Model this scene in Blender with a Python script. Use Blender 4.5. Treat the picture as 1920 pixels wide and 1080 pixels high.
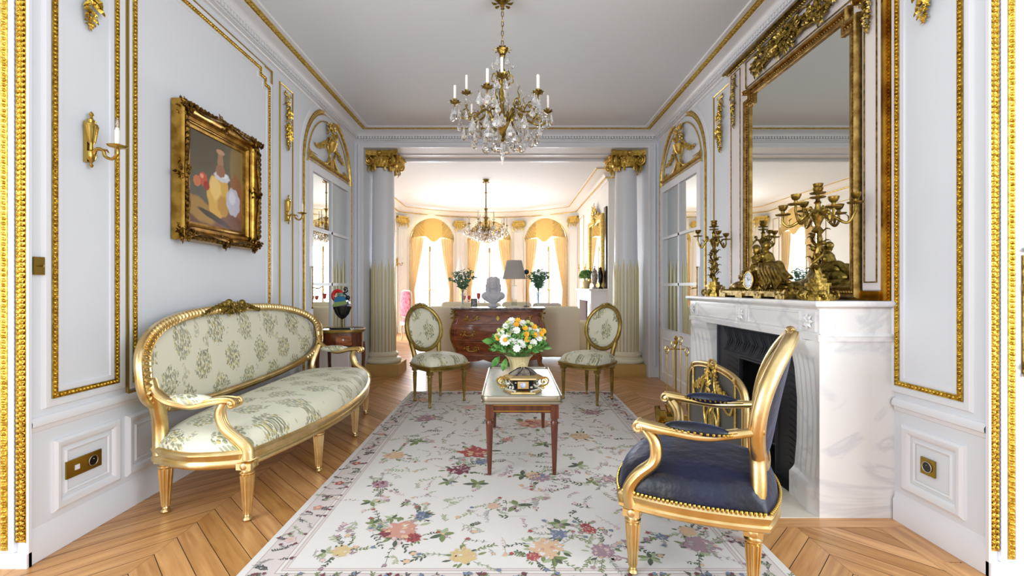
import bpy, bmesh, math, random
from mathutils import Vector as Vec, Matrix
PI = math.pi
sin, cos = math.sin, math.cos
scene = bpy.context.scene
for o in list(bpy.data.objects):
    bpy.data.objects.remove(o)
COL = scene.collection
# ---------------------------------------------------------------- camera
cam_d = bpy.data.cameras.new('camera')
cam = bpy.data.objects.new('camera', cam_d)
COL.objects.link(cam)
cam.location = (0, 0, 1.14)
cam.rotation_euler = (PI / 2, 0, 0)
cam_d.sensor_width = 36
cam_d.lens = 860 / 1920 * 36
cam_d.shift_x = 0.0026
cam_d.clip_start = 0.05
scene.camera = cam
# ---------------------------------------------------------------- view
scene.view_settings.view_transform = 'Standard'
scene.view_settings.look = 'None'
scene.view_settings.gamma = 1
scene.view_settings.use_curve_mapping = False
scene.view_settings.exposure = 0.08
# ---------------------------------------------------------------- daylight
world = bpy.data.worlds.new('daylight')
scene.world = world
world.use_nodes = True
bg = world.node_tree.nodes['Background']
bg.inputs[0].default_value = (0.90, 0.95, 1.0, 1)
bg.inputs[1].default_value = 1.25
scene.cycles.max_bounces = 10
scene.cycles.diffuse_bounces = 6
scene.cycles.caustics_reflective = False
scene.cycles.caustics_refractive = False
scene.cycles.sample_clamp_indirect = 6


def area(name, loc, look, sx, sy, power, colr):
    d = bpy.data.lights.new(name, 'AREA')
    d.shape = 'RECTANGLE'
    d.size, d.size_y = sx, sy
    d.energy = power
    d.color = colr
    o = bpy.data.objects.new(name, d)
    COL.objects.link(o)
    o.location = loc
    o.rotation_euler = (Vec(look) - Vec(loc)).to_track_quat('-Z', 'Y').to_euler()
    return o


BAYC = Vec((-0.55, 9.6, 0))   # centre of the round bay
BAYR = 3.05
WIN_ANG = (-30.5, 0.0, 31.0)
for k, a in enumerate(WIN_ANG):
    a = math.radians(a)
    p = BAYC + Vec((sin(a), cos(a), 0)) * (BAYR + 0.75)
    area('window_daylight', (p.x, p.y, 1.6), (BAYC.x, BAYC.y, 1.25), 1.5, 3.0, 285, (0.88, 0.95, 1.0))
area('window_daylight', (-3.75, 10.35, 1.6), (0, 10.35, 1.25), 1.5, 3.0, 200, (0.88, 0.95, 1.0))
# unseen fill lamps added either side of the camera, brightening the salon walls
area('side_fill', (-3.5, -0.9, 1.7), (0.4, 3.2, 1.9), 2.2, 2.6, 128, (0.92, 0.97, 1.0))
area('side_fill', (3.5, -0.9, 1.7), (-0.4, 3.2, 1.9), 2.2, 2.6, 128, (0.92, 0.97, 1.0))


# ---------------------------------------------------------------- helpers
def lin(c):
    return tuple(((x / 255) / 12.92 if x <= 10 else (((x / 255) + 0.055) / 1.055) ** 2.4) for x in c) + (1,)


def mat(name, rgb, rough=0.5, metal=0.0, bump=None, var=None, coat=0, trans=0, spec=None, sheen=0):
    """procedural material. bump=(scale,strength[,distance]); var=(rgb2, scale) mixes a second colour by noise"""
    m = bpy.data.materials.new(name)
    m.use_nodes = True
    nt = m.node_tree
    b = nt.nodes['Principled BSDF']
    b.inputs['Base Color'].default_value = lin(rgb)
    b.inputs['Roughness'].default_value = rough
    b.inputs['Metallic'].default_value = metal
    if coat:
        b.inputs['Coat Weight'].default_value = coat
        b.inputs['Coat Roughness'].default_value = 0.08
    if trans:
        b.inputs['Transmission Weight'].default_value = trans
    if spec is not None:
        b.inputs['Specular IOR Level'].default_value = spec
    if sheen:
        b.inputs['Sheen Weight'].default_value = sheen
    tc = nt.nodes.new('ShaderNodeTexCoord')
    if bump:
        n = nt.nodes.new('ShaderNodeTexNoise')
        n.inputs['Scale'].default_value = bump[0]
        n.inputs['Detail'].default_value = 3
        nt.links.new(tc.outputs['Object'], n.inputs['Vector'])
        bp = nt.nodes.new('ShaderNodeBump')
        bp.inputs['Strength'].default_value = bump[1]
        bp.inputs['Distance'].default_value = bump[2] if len(bump) > 2 else 0.01
        nt.links.new(n.outputs['Fac'], bp.inputs['Height'])
        nt.links.new(bp.outputs['Normal'], b.inputs['Normal'])
    if var:
        n = nt.nodes.new('ShaderNodeTexNoise')
        n.inputs['Scale'].default_value = var[1]
        n.inputs['Detail'].default_value = 4
        nt.links.new(tc.outputs['Object'], n.inputs['Vector'])
        r = nt.nodes.new('ShaderNodeValToRGB')
        r.color_ramp.elements[0].position = 0.38
        r.color_ramp.elements[1].position = 0.62
        r.color_ramp.elements[0].color = lin(rgb)
        r.color_ramp.elements[1].color = lin(var[0])
        nt.links.new(n.outputs['Fac'], r.inputs['Fac'])
        nt.links.new(r.outputs['Color'], b.inputs['Base Color'])
    return m


def nd(nt, typ, **kw):
    n = nt.nodes.new(typ)
    for k, v in kw.items():
        setattr(n, k, v)
    return n


def mth(nt, op, a, b=None, c=None):
    n = nt.nodes.new('ShaderNodeMath')
    n.operation = op
    for i, x in enumerate((a, b, c)):
        if x is None:
            continue
        if isinstance(x, (int, float)):
            n.inputs[i].default_value = x
        else:
            nt.links.new(x, n.inputs[i])
    return n.outputs[0]


def mixc(nt, fac, a, b):
    n = nt.nodes.new('ShaderNodeMix')
    n.data_type = 'RGBA'
    for s, x in ((n.inputs[0], fac), (n.inputs[6], a), (n.inputs[7], b)):
        if isinstance(x, (tuple, float, int)):
            s.default_value = x
        else:
            nt.links.new(x, s)
    return n.outputs[2]


def floral_mat(name, axes, ground=(228, 224, 200), scale=6.0):
    """brocade: bouquets of small leaf strokes on a cream ground, laid on (along, up+deep)"""
    m = mat(name, ground, rough=0.55, sheen=0.2)
    nt = m.node_tree
    b = nt.nodes['Principled BSDF']
    tc = nd(nt, 'ShaderNodeTexCoord')
    sp = nd(nt, 'ShaderNodeSeparateXYZ')
    nt.links.new(tc.outputs['Object'], sp.inputs[0])
    X, Y, Z = sp.outputs
    if axes == 'sofa':
        a, c = Y, mth(nt, 'ADD', X, Z)
    else:
        a, c = X, mth(nt, 'ADD', Y, Z)
    cb = nd(nt, 'ShaderNodeCombineXYZ')
    nt.links.new(a, cb.inputs[0])
    nt.links.new(c, cb.inputs[1])
    mp = nd(nt, 'ShaderNodeMapping')
    mp.inputs['Rotation'].default_value = (0, 0, PI / 4)
    mp.inputs['Location'].default_value = (0.37, 0.1, 0)
    nt.links.new(cb.outputs[0], mp.inputs[0])
    vo = nd(nt, 'ShaderNodeTexVoronoi')
    vo.voronoi_dimensions = '2D'
    vo.inputs['Scale'].default_value = scale
    vo.inputs['Randomness'].default_value = 0.12
    nt.links.new(mp.outputs[0], vo.inputs['Vector'])
    ns = nd(nt, 'ShaderNodeTexNoise')
    ns.inputs['Scale'].default_value = 30
    nt.links.new(cb.outputs[0], ns.inputs['Vector'])
    d = mth(nt, 'ADD', vo.outputs['Distance'], mth(nt, 'MULTIPLY', mth(nt, 'SUBTRACT', ns.outputs['Fac'], 0.5), 0.45))
    inside = mth(nt, 'LESS_THAN', d, 0.345)
    # strokes
    mp2 = nd(nt, 'ShaderNodeMapping')
    mp2.inputs['Rotation'].default_value = (0, 0, 0.5)
    mp2.inputs['Scale'].default_value = (1.0, 0.55, 1)
    nt.links.new(cb.outputs[0], mp2.inputs[0])
    v2 = nd(nt, 'ShaderNodeTexVoronoi')
    v2.voronoi_dimensions = '2D'
    v2.inputs['Scale'].default_value = 92
    nt.links.new(mp2.outputs[0], v2.inputs['Vector'])
    st = mth(nt, 'LESS_THAN', v2.outputs['Distance'], 0.5)
    mask = mth(nt, 'MULTIPLY', inside, st)
    # scattered sprigs between the bouquets
    n3 = nd(nt, 'ShaderNodeTexNoise')
    n3.inputs['Scale'].default_value = 13
    n3.inputs['Detail'].default_value = 1
    nt.links.new(cb.outputs[0], n3.inputs['Vector'])
    spr = mth(nt, 'MULTIPLY', mth(nt, 'GREATER_THAN', n3.outputs['Fac'], 0.63), st)
    mask = mth(nt, 'MAXIMUM', mask, mth(nt, 'MULTIPLY', spr, 0.6))
    sc = nd(nt, 'ShaderNodeSeparateColor')
    nt.links.new(v2.outputs['Color'], sc.inputs[0])
    r = nd(nt, 'ShaderNodeValToRGB')
    r.color_ramp.interpolation = 'CONSTANT'
    els = [(0, (122, 122, 74)), (0.3, (148, 148, 112)), (0.5, (92, 92, 66)), (0.66, (206, 184, 96)), (0.78, (166, 168, 140)), (0.9, (200, 186, 110))]
    r.color_ramp.elements[0].color = lin(els[0][1])
    r.color_ramp.elements[1].position = els[1][0]
    r.color_ramp.elements[1].color = lin(els[1][1])
    for p, c_ in els[2:]:
        e = r.color_ramp.elements.new(p)
        e.color = lin(c_)
    nt.links.new(sc.outputs[0], r.inputs['Fac'])
    nt.links.new(mixc(nt, mth(nt, 'MULTIPLY', mask, 0.8), lin(ground), r.outputs['Color']), b.inputs['Base Color'])
    return m


def marble_mat(name, base, vein, sc=1.5):
    m = mat(name, base, rough=0.22, coat=0.3)
    nt = m.node_tree
    b = nt.nodes['Principled BSDF']
    tc = nd(nt, 'ShaderNodeTexCoord')
    mp = nd(nt, 'ShaderNodeMapping')
    mp.inputs['Rotation'].default_value = (0.5, 0.7, 0.3)
    mp.inputs['Scale'].default_value = (1, 1, 2.2)
    nt.links.new(tc.outputs['Object'], mp.inputs[0])
    n = nd(nt, 'ShaderNodeTexNoise')
    n.inputs['Scale'].default_value = sc
    n.inputs['Detail'].default_value = 8
    n.inputs['Distortion'].default_value = 1.6
    nt.links.new(mp.outputs[0], n.inputs['Vector'])
    v = mth(nt, 'ABSOLUTE', mth(nt, 'SUBTRACT', n.outputs['Fac'], 0.5))
    r = nd(nt, 'ShaderNodeValToRGB')
    r.color_ramp.elements[0].position = 0.0
    r.color_ramp.elements[0].color = lin(vein)
    r.color_ramp.elements[1].position = 0.05
    r.color_ramp.elements[1].color = lin(base)
    nt.links.new(v, r.inputs['Fac'])
    nt.links.new(r.outputs['Color'], b.inputs['Base Color'])
    return m


def wood_mat(name, c1, c2, rough=0.35, uv=False, sc=(1, 14, 14), rnd=0.0, coat=0.0):
    m = mat(name, c1, rough=rough, coat=coat)
    nt = m.node_tree
    b = nt.nodes['Principled BSDF']
    tc = nd(nt, 'ShaderNodeTexCoord')
    mp = nd(nt, 'ShaderNodeMapping')
    mp.inputs['Scale'].default_value = sc
    geo = nd(nt, 'ShaderNodeNewGeometry')
    src = tc.outputs['UV' if uv else 'Object']
    va = nd(nt, 'ShaderNodeVectorMath')
    va.operation = 'ADD'
    nt.links.new(src, va.inputs[0])
    cb = nd(nt, 'ShaderNodeCombineXYZ')
    for i in range(3):
        nt.links.new(mth(nt, 'MULTIPLY', geo.outputs['Random Per Island'], 37.0 if rnd else 0.0), cb.inputs[i])
    nt.links.new(cb.outputs[0], va.inputs[1])
    nt.links.new(va.outputs[0], mp.inputs[0])
    n = nd(nt, 'ShaderNodeTexNoise')
    n.inputs['Scale'].default_value = 2.2
    n.inputs['Detail'].default_value = 6
    n.inputs['Distortion'].default_value = 0.6
    nt.links.new(mp.outputs[0], n.inputs['Vector'])
    r = nd(nt, 'ShaderNodeValToRGB')
    r.color_ramp.elements[0].position = 0.3
    r.color_ramp.elements[0].color = lin(c1)
    r.color_ramp.elements[1].position = 0.7
    r.color_ramp.elements[1].color = lin(c2)
    nt.links.new(n.outputs['Fac'], r.inputs['Fac'])
    out = r.outputs['Color']
    if rnd:
        hs = nd(nt, 'ShaderNodeHueSaturation')
        nt.links.new(mth(nt, 'ADD', mth(nt, 'MULTIPLY', geo.outputs['Random Per Island'], rnd), 1 - rnd / 2), hs.inputs['Value'])
        nt.links.new(mth(nt, 'ADD', mth(nt, 'MULTIPLY', geo.outputs['Random Per Island'], -0.1), 1.05), hs.inputs['Saturation'])
        nt.links.new(out, hs.inputs['Color'])
        out = hs.outputs['Color']
    nt.links.new(out, b.inputs['Base Color'])
    return m


def thin_glass(name, tint=(1, 1, 1, 1), refl=0.08):
    m = bpy.data.materials.new(name)
    m.use_nodes = True
    nt = m.node_tree
    nt.nodes.clear()
    o = nd(nt, 'ShaderNodeOutputMaterial')
    t = nd(nt, 'ShaderNodeBsdfTransparent')
    t.inputs[0].default_value = tint
    g = nd(nt, 'ShaderNodeBsdfGlossy')
    g.inputs['Roughness'].default_value = 0.02
    mx = nd(nt, 'ShaderNodeMixShader')
    mx.inputs[0].default_value = refl
    nt.links.new(t.outputs[0], mx.inputs[1])
    nt.links.new(g.outputs[0], mx.inputs[2])
    nt.links.new(mx.outputs[0], o.inputs[0])
    return m


M = {}
M['wall'] = mat('painted_wall', (224, 228, 234), 0.55, bump=(60, 0.05))
M['wall_warm'] = mat('painted_wall_warm', (240, 240, 238), 0.55)
M['ceiling'] = mat('ceiling_paint', (226, 232, 238), 0.7)
M['white'] = mat('white_gloss_paint', (230, 231, 235), 0.35)
M['gilt'] = mat('gilt_moulding', (224, 190, 84), 0.26, 1.0, bump=(150, 0.5, 0.004), var=((170, 132, 40), 60))
M['gilt_ceiling'] = mat('gilt_cornice_line', (226, 200, 110), 0.35, 0.6, var=((198, 164, 66), 40))
M['gilt_line'] = mat('gilt_line', (205, 172, 96), 0.35, 1.0, bump=(80, 0.3, 0.003))
M['gilt_soft'] = mat('soft_gilt', (226, 196, 112), 0.35, 0.85, bump=(70, 0.5, 0.006), var=((196, 158, 70), 30))
M['gold_wood'] = mat('gilded_wood', (236, 212, 158), 0.30, 1.0, bump=(25, 0.12, 0.01), var=((218, 186, 120), 9))
M['gold_green'] = mat('aged_gilded_wood', (176, 152, 88), 0.36, 0.9, bump=(30, 0.15, 0.01), var=((146, 122, 62), 12))
M['bronze'] = mat('gilt_bronze', (172, 146, 74), 0.34, 1.0, bump=(60, 0.5, 0.006), var=((112, 90, 38), 35))
M['frame_gold'] = mat('frame_gold', (188, 146, 66), 0.30, 1.0, bump=(50, 0.2, 0.005), var=((138, 100, 38), 14))
M['frame_dark'] = mat('frame_carving_gold', (132, 96, 40), 0.36, 1.0, bump=(90, 0.6, 0.006), var=((74, 50, 20), 40))
M['brass'] = mat('brass', (196, 164, 84), 0.22, 1.0)
M['brass_plate'] = mat('brushed_brass', (160, 132, 56), 0.38, 1.0)
M['marble'] = marble_mat('white_marble', (234, 233, 232), (216, 216, 219), 1.3)
M['marble_top'] = marble_mat('grey_marble', (214, 214, 206), (202, 202, 196), 3)
M['marble_dark'] = marble_mat('dark_marble', (128, 124, 122), (190, 188, 184), 6)
M['wood_dark'] = wood_mat('mahogany', (70, 30, 16), (108, 52, 28), 0.25, sc=(12, 12, 1.2), coat=0.4)
M['wood_red'] = wood_mat('marquetry_veneer', (108, 50, 27), (176, 102, 60), 0.22, sc=(3, 3, 9), coat=0.5)
M['parquet'] = wood_mat('oak_parquet', (176, 120, 68), (214, 160, 100), 0.30, uv=True, sc=(1.2, 16, 1), rnd=0.34)
M['gap'] = mat('parquet_gap', (58, 36, 20), 0.8)
M['fabric_sofa'] = floral_mat('floral_brocade', 'sofa', scale=4.4)
M['fabric_chair'] = floral_mat('floral_brocade_chair', 'chair', scale=5.2)
M['velvet'] = mat('navy_velvet', (7, 9, 20), 0.42, sheen=0.3, bump=(12, 0.4, 0.03), var=((17, 24, 54), 4))
M['velvet'].node_tree.nodes['Principled BSDF'].inputs['Sheen Tint'].default_value = (0.35, 0.5, 1, 1)
M['velvet'].node_tree.nodes['Principled BSDF'].inputs['Sheen Roughness'].default_value = 0.35
M['mirror'] = mat('mirror_glass', (232, 236, 232), 0.0, 1.0)
M['glass'] = thin_glass('window_glass')
M['crystal'] = mat('cut_crystal', (255, 255, 255), 0.0, trans=0.85)
M['clear'] = thin_glass('clear_vase_glass', (0.93, 0.96, 0.97, 1), 0.16)
M['candle'] = mat('candle_white', (244, 236, 228), 0.5)
M['black'] = mat('black_lacquer', (14, 14, 16), 0.2)
M['iron'] = mat('cast_iron', (62, 64, 70), 0.45, 0.4, bump=(60, 0.3, 0.003))
M['soot'] = mat('soot', (16, 17, 19), 0.7)
M['mesh_grey'] = mat('screen_mesh', (104, 102, 98), 0.5, 0.3, bump=(400, 0.3, 0.002))
M['leaf'] = mat('leaf_green', (74, 140, 60), 0.5, var=((126, 178, 92), 20))
M['leaf_dark'] = mat('leaf_dark_green', (110, 150, 116), 0.5, var=((70, 116, 80), 20))
M['white_petal'] = mat('white_petal', (246, 244, 236), 0.6)
M['yellow_petal'] = mat('yellow_petal', (246, 182, 44), 0.6)
M['lime_petal'] = mat('lime_petal', (206, 214, 130), 0.6)
M['basket'] = mat('ceramic_basket', (226, 206, 158), 0.4)
M['curtain'] = mat('gold_silk', (224, 208, 174), 0.55, sheen=0.2, var=((230, 216, 186), 3))
M['swag'] = mat('swag_silk', (206, 182, 130), 0.5, sheen=0.3)
M['plaster'] = mat('white_plaster', (232, 232, 240), 0.5)
M['shade'] = mat('lamp_shade_linen', (216, 212, 208), 0.8)
M['cream'] = mat('cream_upholstery', (238, 228, 200), 0.8)
M['pink'] = mat('pink_toile', (238, 150, 166), 0.7, var=((206, 56, 92), 16))
M['red'] = mat('ruby_glass', (170, 20, 30), 0.1, coat=0.5)
M['enamel'] = mat('enamel_dial', (236, 240, 246), 0.25, var=((206, 214, 226), 22))


def link(name, me, parent=None, kind=None):
    o = bpy.data.objects.new(name, me)
    COL.objects.link(o)
    if parent is not None:
        o.parent = parent
    if kind:
        o['kind'] = kind
    return o


def thing(name, label, cat, loc=(0, 0, 0), rz=0, group=None):
    o = bpy.data.objects.new(name, None)
    COL.objects.link(o)
    o.empty_display_size = 0.1
    o.location = loc
    o.rotation_euler = (0, 0, rz)
    o['label'] = label
    o['category'] = cat
    if group:
        o['group'] = group
    return o


def tag(o, label, cat, group=None):
    o['label'] = label
    o['category'] = cat
    if group:
        o['group'] = group
    return o


def copy_tree(o, parent=None):
    c = o.copy()
    COL.objects.link(c)
    c.parent = parent
    for ch in [x for x in COL.objects if x.parent == o]:
        copy_tree(ch, c)
    return c


class Fr:
    """a plane to build on: u along, v up, n out of it"""
    def __init__(s, o, U, V, N):
        s.o, s.U, s.V, s.N = Vec(o), Vec(U), Vec(V), Vec(N)

    def __call__(s, u, v, n=0.0):
        return s.o + s.U * u + s.V * v + s.N * n


class MB:
    def __init__(s):
        s.v, s.f, s.m, s.uvs = [], [], [], {}
        s.mi = 0
        s.X = None

    def add(s, vs, fs, uv=None):
        b = len(s.v)
        for p in vs:
            p = Vec(p)
            s.v.append(tuple(s.X @ p if s.X else p))
        for k, f in enumerate(fs):
            s.f.append(tuple(b + i for i in f))
            s.m.append(s.mi)
            if uv:
                s.uvs[len(s.f) - 1] = uv[k]

    def box(s, x0, x1, y0, y1, z0, z1):
        vs = [(x, y, z) for z in (z0, z1) for y in (y0, y1) for x in (x0, x1)]
        s.add(vs, [(0, 2, 3, 1), (4, 5, 7, 6), (0, 1, 5, 4), (2, 6, 7, 3), (0, 4, 6, 2), (1, 3, 7, 5)])

    def fbox(s, F, u0, u1, v0, v1, n0, n1):
        vs = [F(u, v, n) for n in (n0, n1) for v in (v0, v1) for u in (u0, u1)]
        s.add(vs, [(0, 2, 3, 1), (4, 5, 7, 6), (0, 1, 5, 4), (2, 6, 7, 3), (0, 4, 6, 2), (1, 3, 7, 5)])

    def grid(s, fn, nu, nv, cu=False, cv=False, capu=False, capv=False):
        mu, mv = (nu if cu else nu + 1), (nv if cv else nv + 1)
        vs = [fn(i / nu, j / nv) for j in range(mv) for i in range(mu)]
        fs = []
        for j in range(nv):
            for i in range(nu):
                a, b = i % mu, (i + 1) % mu
                c, d = j % mv, (j + 1) % mv
                fs.append((c * mu + a, c * mu + b, d * mu + b, d * mu + a))
        if capv:
            fs.append(tuple(range(mu))[::-1])
            fs.append(tuple((mv - 1) * mu + i for i in range(mu)))
        s.add(vs, fs)

    def lathe(s, prof, c=(0, 0, 0), n=20, sx=1, sy=1, flute=0, fd=0.0, ax='z'):
        c = Vec(c)

        def fn(u, v):
            k = v * (len(prof) - 1)
            r, z = prof[int(round(k))]
            a = u * 2 * PI
            rr = r * (1 + (fd * cos(flute * a) if flute else 0))
            p = Vec((rr * cos(a) * sx, rr * sin(a) * sy, z))
            if ax == 'x':
                p = Vec((p.z, p.x, p.y))
            elif ax == 'y':
                p = Vec((p.x, p.z, p.y))
            return c + p
        s.grid(fn, n, len(prof) - 1, cu=True, capv=True)

    def tube(s, path, r, n=8, closed=False, sq=1.0, up=None):
        path = [Vec(p) for p in path]
        m = len(path)
        rr = [r(i / max(1, m - 1)) if callable(r) else (r[i] if isinstance(r, (list, tuple)) else r) for i in range(m)]
        T = []
        for i in range(m):
            if closed:
                t = path[(i + 1) % m] - path[i - 1]
            else:
                t = path[min(i + 1, m - 1)] - path[max(i - 1, 0)]
            T.append(t.normalized() if t.length > 1e-9 else Vec((0, 0, 1)))
        ref = Vec(up) if up else (Vec((0, 0, 1)) if abs(T[0].z) < 0.9 else Vec((1, 0, 0)))
        nrm = (ref - T[0] * ref.dot(T[0])).normalized()
        vs = []
        for i in range(m):
            if up:
                ref = Vec(up)
                q = ref - T[i] * ref.dot(T[i])
                nrm = q.normalized() if q.length > 1e-4 else nrm
            else:
                q = nrm - T[i] * nrm.dot(T[i])
                nrm = q.normalized() if q.length > 1e-6 else nrm
            bi = T[i].cross(nrm)
            for k in range(n):
                a = 2 * PI * (k + 0.5) / n
                vs.append(path[i] + (nrm * cos(a) * sq + bi * sin(a)) * rr[i])
        fs = []
        for i in range(m if closed else m - 1):
            for k in range(n):
                a, b = i * n, ((i + 1) % m) * n
                k2 = (k + 1) % n
                fs.append((a + k, a + k2, b + k2, b + k))
        if not closed:
            fs.append(tuple(range(n))[::-1])
            fs.append(tuple((m - 1) * n + k for k in range(n)))
        s.add(vs, fs)

    def ell(s, c, rx, ry=None, rz=None, n=10, m=6, R=None):
        ry = rx if ry is None else ry
        rz = rx if rz is None else rz
        c = Vec(c)
        vs = [Vec((0, 0, -rz))]
        for j in range(1, m):
            p = -PI / 2 + PI * j / m
            for i in range(n):
                a = 2 * PI * i / n
                vs.append(Vec((rx * cos(p) * cos(a), ry * cos(p) * sin(a), rz * sin(p))))
        vs.append(Vec((0, 0, rz)))
        fs = [(0, 1 + (i + 1) % n, 1 + i) for i in range(n)]
        for j in range(m - 2):
            for i in range(n):
                a, b = 1 + j * n, 1 + (j + 1) * n
                fs.append((a + i, a + (i + 1) % n, b + (i + 1) % n, b + i))
        e = len(vs) - 1
        b = 1 + (m - 2) * n
        fs += [(e, b + i, b + (i + 1) % n) for i in range(n)]
        s.add([c + (R @ p if R else p) for p in vs], fs)

    def prism(s, F, pts, n0, n1, holes=False):
        k = len(pts)
        vs = [F(u, v, n0) for u, v in pts] + [F(u, v, n1) for u, v in pts]
        fs = [tuple(range(k))[::-1], tuple(range(k, 2 * k))]
        fs += [(i, (i + 1) % k, k + (i + 1) % k, k + i) for i in range(k)]
        s.add(vs, fs)

    def mould(s, F, pts, prof, closed=True):
        """sweep profile [(outward offset, height n)] along a polyline in the plane F"""
        m = len(pts)
        P = [Vec((p[0], p[1])) for p in pts]
        ring = []
        for i in range(m):
            a = P[i] - P[i - 1] if (closed or i > 0) else P[1] - P[0]
            b = P[(i + 1) % m] - P[i] if (closed or i < m - 1) else P[-1] - P[-2]
            a.normalize()
            b.normalize()
            na, nb = Vec((a.y, -a.x)), Vec((b.y, -b.x))
            mt = (na + nb) / max(0.25, 1 + na.dot(nb))
            ring.append([F(*(P[i] + mt * o), n) for o, n in prof])
        q = len(prof)
        vs = [p for r in ring for p in r]
        fs = []
        for i in range(m if closed else m - 1):
            j = (i + 1) % m
            for k in range(q - 1):
                fs.append((i * q + k, j * q + k, j * q + k + 1, i * q + k + 1))
        s.add(vs, fs)

    def along(s, pts, closed, step):
        P = [Vec(p) for p in pts]
        if closed:
            P = P + [P[0]]
        out = []
        carry = step / 2
        for a, b in zip(P[:-1], P[1:]):
            L = (b - a).length
            if L < 1e-9:
                continue
            d = (b - a) / L
            t = carry
            while t < L:
                out.append((a + d * t, d))
                t += step
            carry = t - L
        return out

    def beads(s, F, pts, closed, step, lu, lw, n0, h, slant=0.0, nseg=6):
        """raised beads along a polyline of the plane F: lu half length, lw half width"""
        for p, d in s.along([Vec((q[0], q[1], 0)) for q in pts], closed, step):
            e = Vec((d.y, -d.x, 0))
            if slant:
                d = (d + e * slant).normalized()
                e = Vec((d.y, -d.x, 0))
            vs = [F(p.x, p.y, n0 + h)]
            for k in range(nseg):
                a = 2 * PI * k / nseg
                q = p + d * (lu * cos(a)) + e * (lw * sin(a))
                vs.append(F(q.x, q.y, n0))
            for k in range(nseg):
                a = 2 * PI * (k + .5) / nseg
                q = p + d * (lu * .62 * cos(a)) + e * (lw * .62 * sin(a))
                vs.append(F(q.x, q.y, n0 + h * .75))
            fs = []
            for k in range(nseg):
                k2 = (k + 1) % nseg
                fs += [(1 + k, 1 + k2, 1 + nseg + k), (1 + k2, 1 + nseg + k2, 1 + nseg + k), (1 + nseg + k, 1 + nseg + k2, 0)]
            s.add(vs, fs)

    def leaf(s, p, d, up, L, W, bend=0.25, thick=0.15):
        """a carved leaf: ridge along d, hollow sides"""
        p, d = Vec(p), Vec(d).normalized()
        up = Vec(up)
        up = (up - d * up.dot(d))
        up = up.normalized() if up.length > 1e-5 else d.orthogonal().normalized()
        e = d.cross(up)
        rows = [(0, .15, 0), (.3, .85, .6), (.6, 1, 1), (.85, .5, .7), (1, 0.05, .2)]
        vs = []
        for t, w, b in rows:
            c = p + d * (L * t) + up * (L * bend * b)
            vs += [c + e * (W * w / 2), c + up * (W * thick * (1 + w)), c - e * (W * w / 2)]
        fs = []
        for i in range(4):
            a = 3 * i
            fs += [(a, a + 1, a + 4, a + 3), (a + 1, a + 2, a + 5, a + 4), (a + 2, a, a + 3, a + 5)]
        s.add(vs, fs)

    def scroll(s, F, u, v, n, r, turns=1.6, start=0.0, dirn=1, th=0.01, flat=1.0):
        pts = []
        k = int(16 * turns)
        for i in range(k + 1):
            t = i / k
            a = start + dirn * t * turns * 2 * PI
            q = r * (1 - .82 * t)
            pts.append(F(u + q * cos(a), v + q * sin(a), n + th * .3 * t))
        s.tube(pts, lambda t: th * (1 - .45 * t), n=6)
        s.ell(F(u, v, n), th * 1.3, n=8, m=5)

    def build(s, name, mats, parent=None, world=False, smooth=40, kind=None, recalc=True):
        me = bpy.data.meshes.new(name)
        off = Vec((0, 0, 0))
        vs = s.v
        if world and parent is not None:
            inv = Matrix.Identity(4)
            pr = parent
            while pr is not None:
                inv = Matrix.Translation(pr.location) @ pr.rotation_euler.to_matrix().to_4x4() @ inv
                pr = pr.parent
            inv = inv.inverted()
            vs = [tuple(inv @ Vec(p)) for p in s.v]
        me.from_pydata(vs, [], s.f)
        if not isinstance(mats, (list, tuple)):
            mats = [mats]
        for m in mats:
            me.materials.append(m)
        if len(mats) > 1:
            me.polygons.foreach_set('material_index', s.m)
        if s.uvs:
            ul = me.uv_layers.new(name='UVMap')
            for fi, uv in s.uvs.items():
                pl = me.polygons[fi]
                for k, li in enumerate(pl.loop_indices):
                    ul.data[li].uv = uv[k]
        if recalc and len(s.f) < 120000:
            bm = bmesh.new()
            bm.from_mesh(me)
            bmesh.ops.recalc_face_normals(bm, faces=bm.faces)
            bm.to_mesh(me)
            bm.free()
        if smooth:
            me.shade_smooth()
            me.set_sharp_from_angle(angle=math.radians(smooth))
        return link(name, me, parent, kind)


def bez(pts, n=16):
    """Catmull-Rom through the points"""
    P = [Vec(p) for p in pts]
    P = [P[0] * 2 - P[1]] + P + [P[-1] * 2 - P[-2]]
    out = []
    for i in range(1, len(P) - 2):
        for k in range(n):
            t = k / n
            a, b, c, d = P[i - 1:i + 3]
            out.append(0.5 * ((2 * b) + (c - a) * t + (2 * a - 5 * b + 4 * c - d) * t * t + (3 * b - a - 3 * c + d) * t ** 3))
    out.append(P[-2])
    return out


def px(x, y, z):
    """point of the place at depth z seen at that spot of the picture"""
    return Vec(((x - 955) * z / 860, z, 1.14 - (y - 540) * z / 860))


def flr(x, y):
    z = 1.14 * 860 / (y - 540)
    return Vec(((x - 955) * z / 860, z, 0))


NTRIM = [0]


def trim(mb, m, smooth=40, parent=None):
    NTRIM[0] += 1
    return mb.build('trim_%d' % NTRIM[0], m, kind='structure', smooth=smooth)


def cushion_pts(plan, z0, h, na=24, nb=18, p=5, q=0.45, crown=0.0):
    """dome over a plan function plan(a,b) -> (x,y), a,b in -1..1"""
    def fn(u, v):
        a, b = 2 * u - 1, 2 * v - 1
        # crowd samples towards the edges
        a2, b2 = sin(a * PI / 2), sin(b * PI / 2)
        x, y = plan(a2, b2)
        e = max(0.0, (1 - abs(a2) ** p) * (1 - abs(b2) ** p))
        z = z0 + h * e ** q + crown * (1 - a2 * a2) * (1 - b2 * b2)
        return (x, y, z)
    return fn
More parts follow.
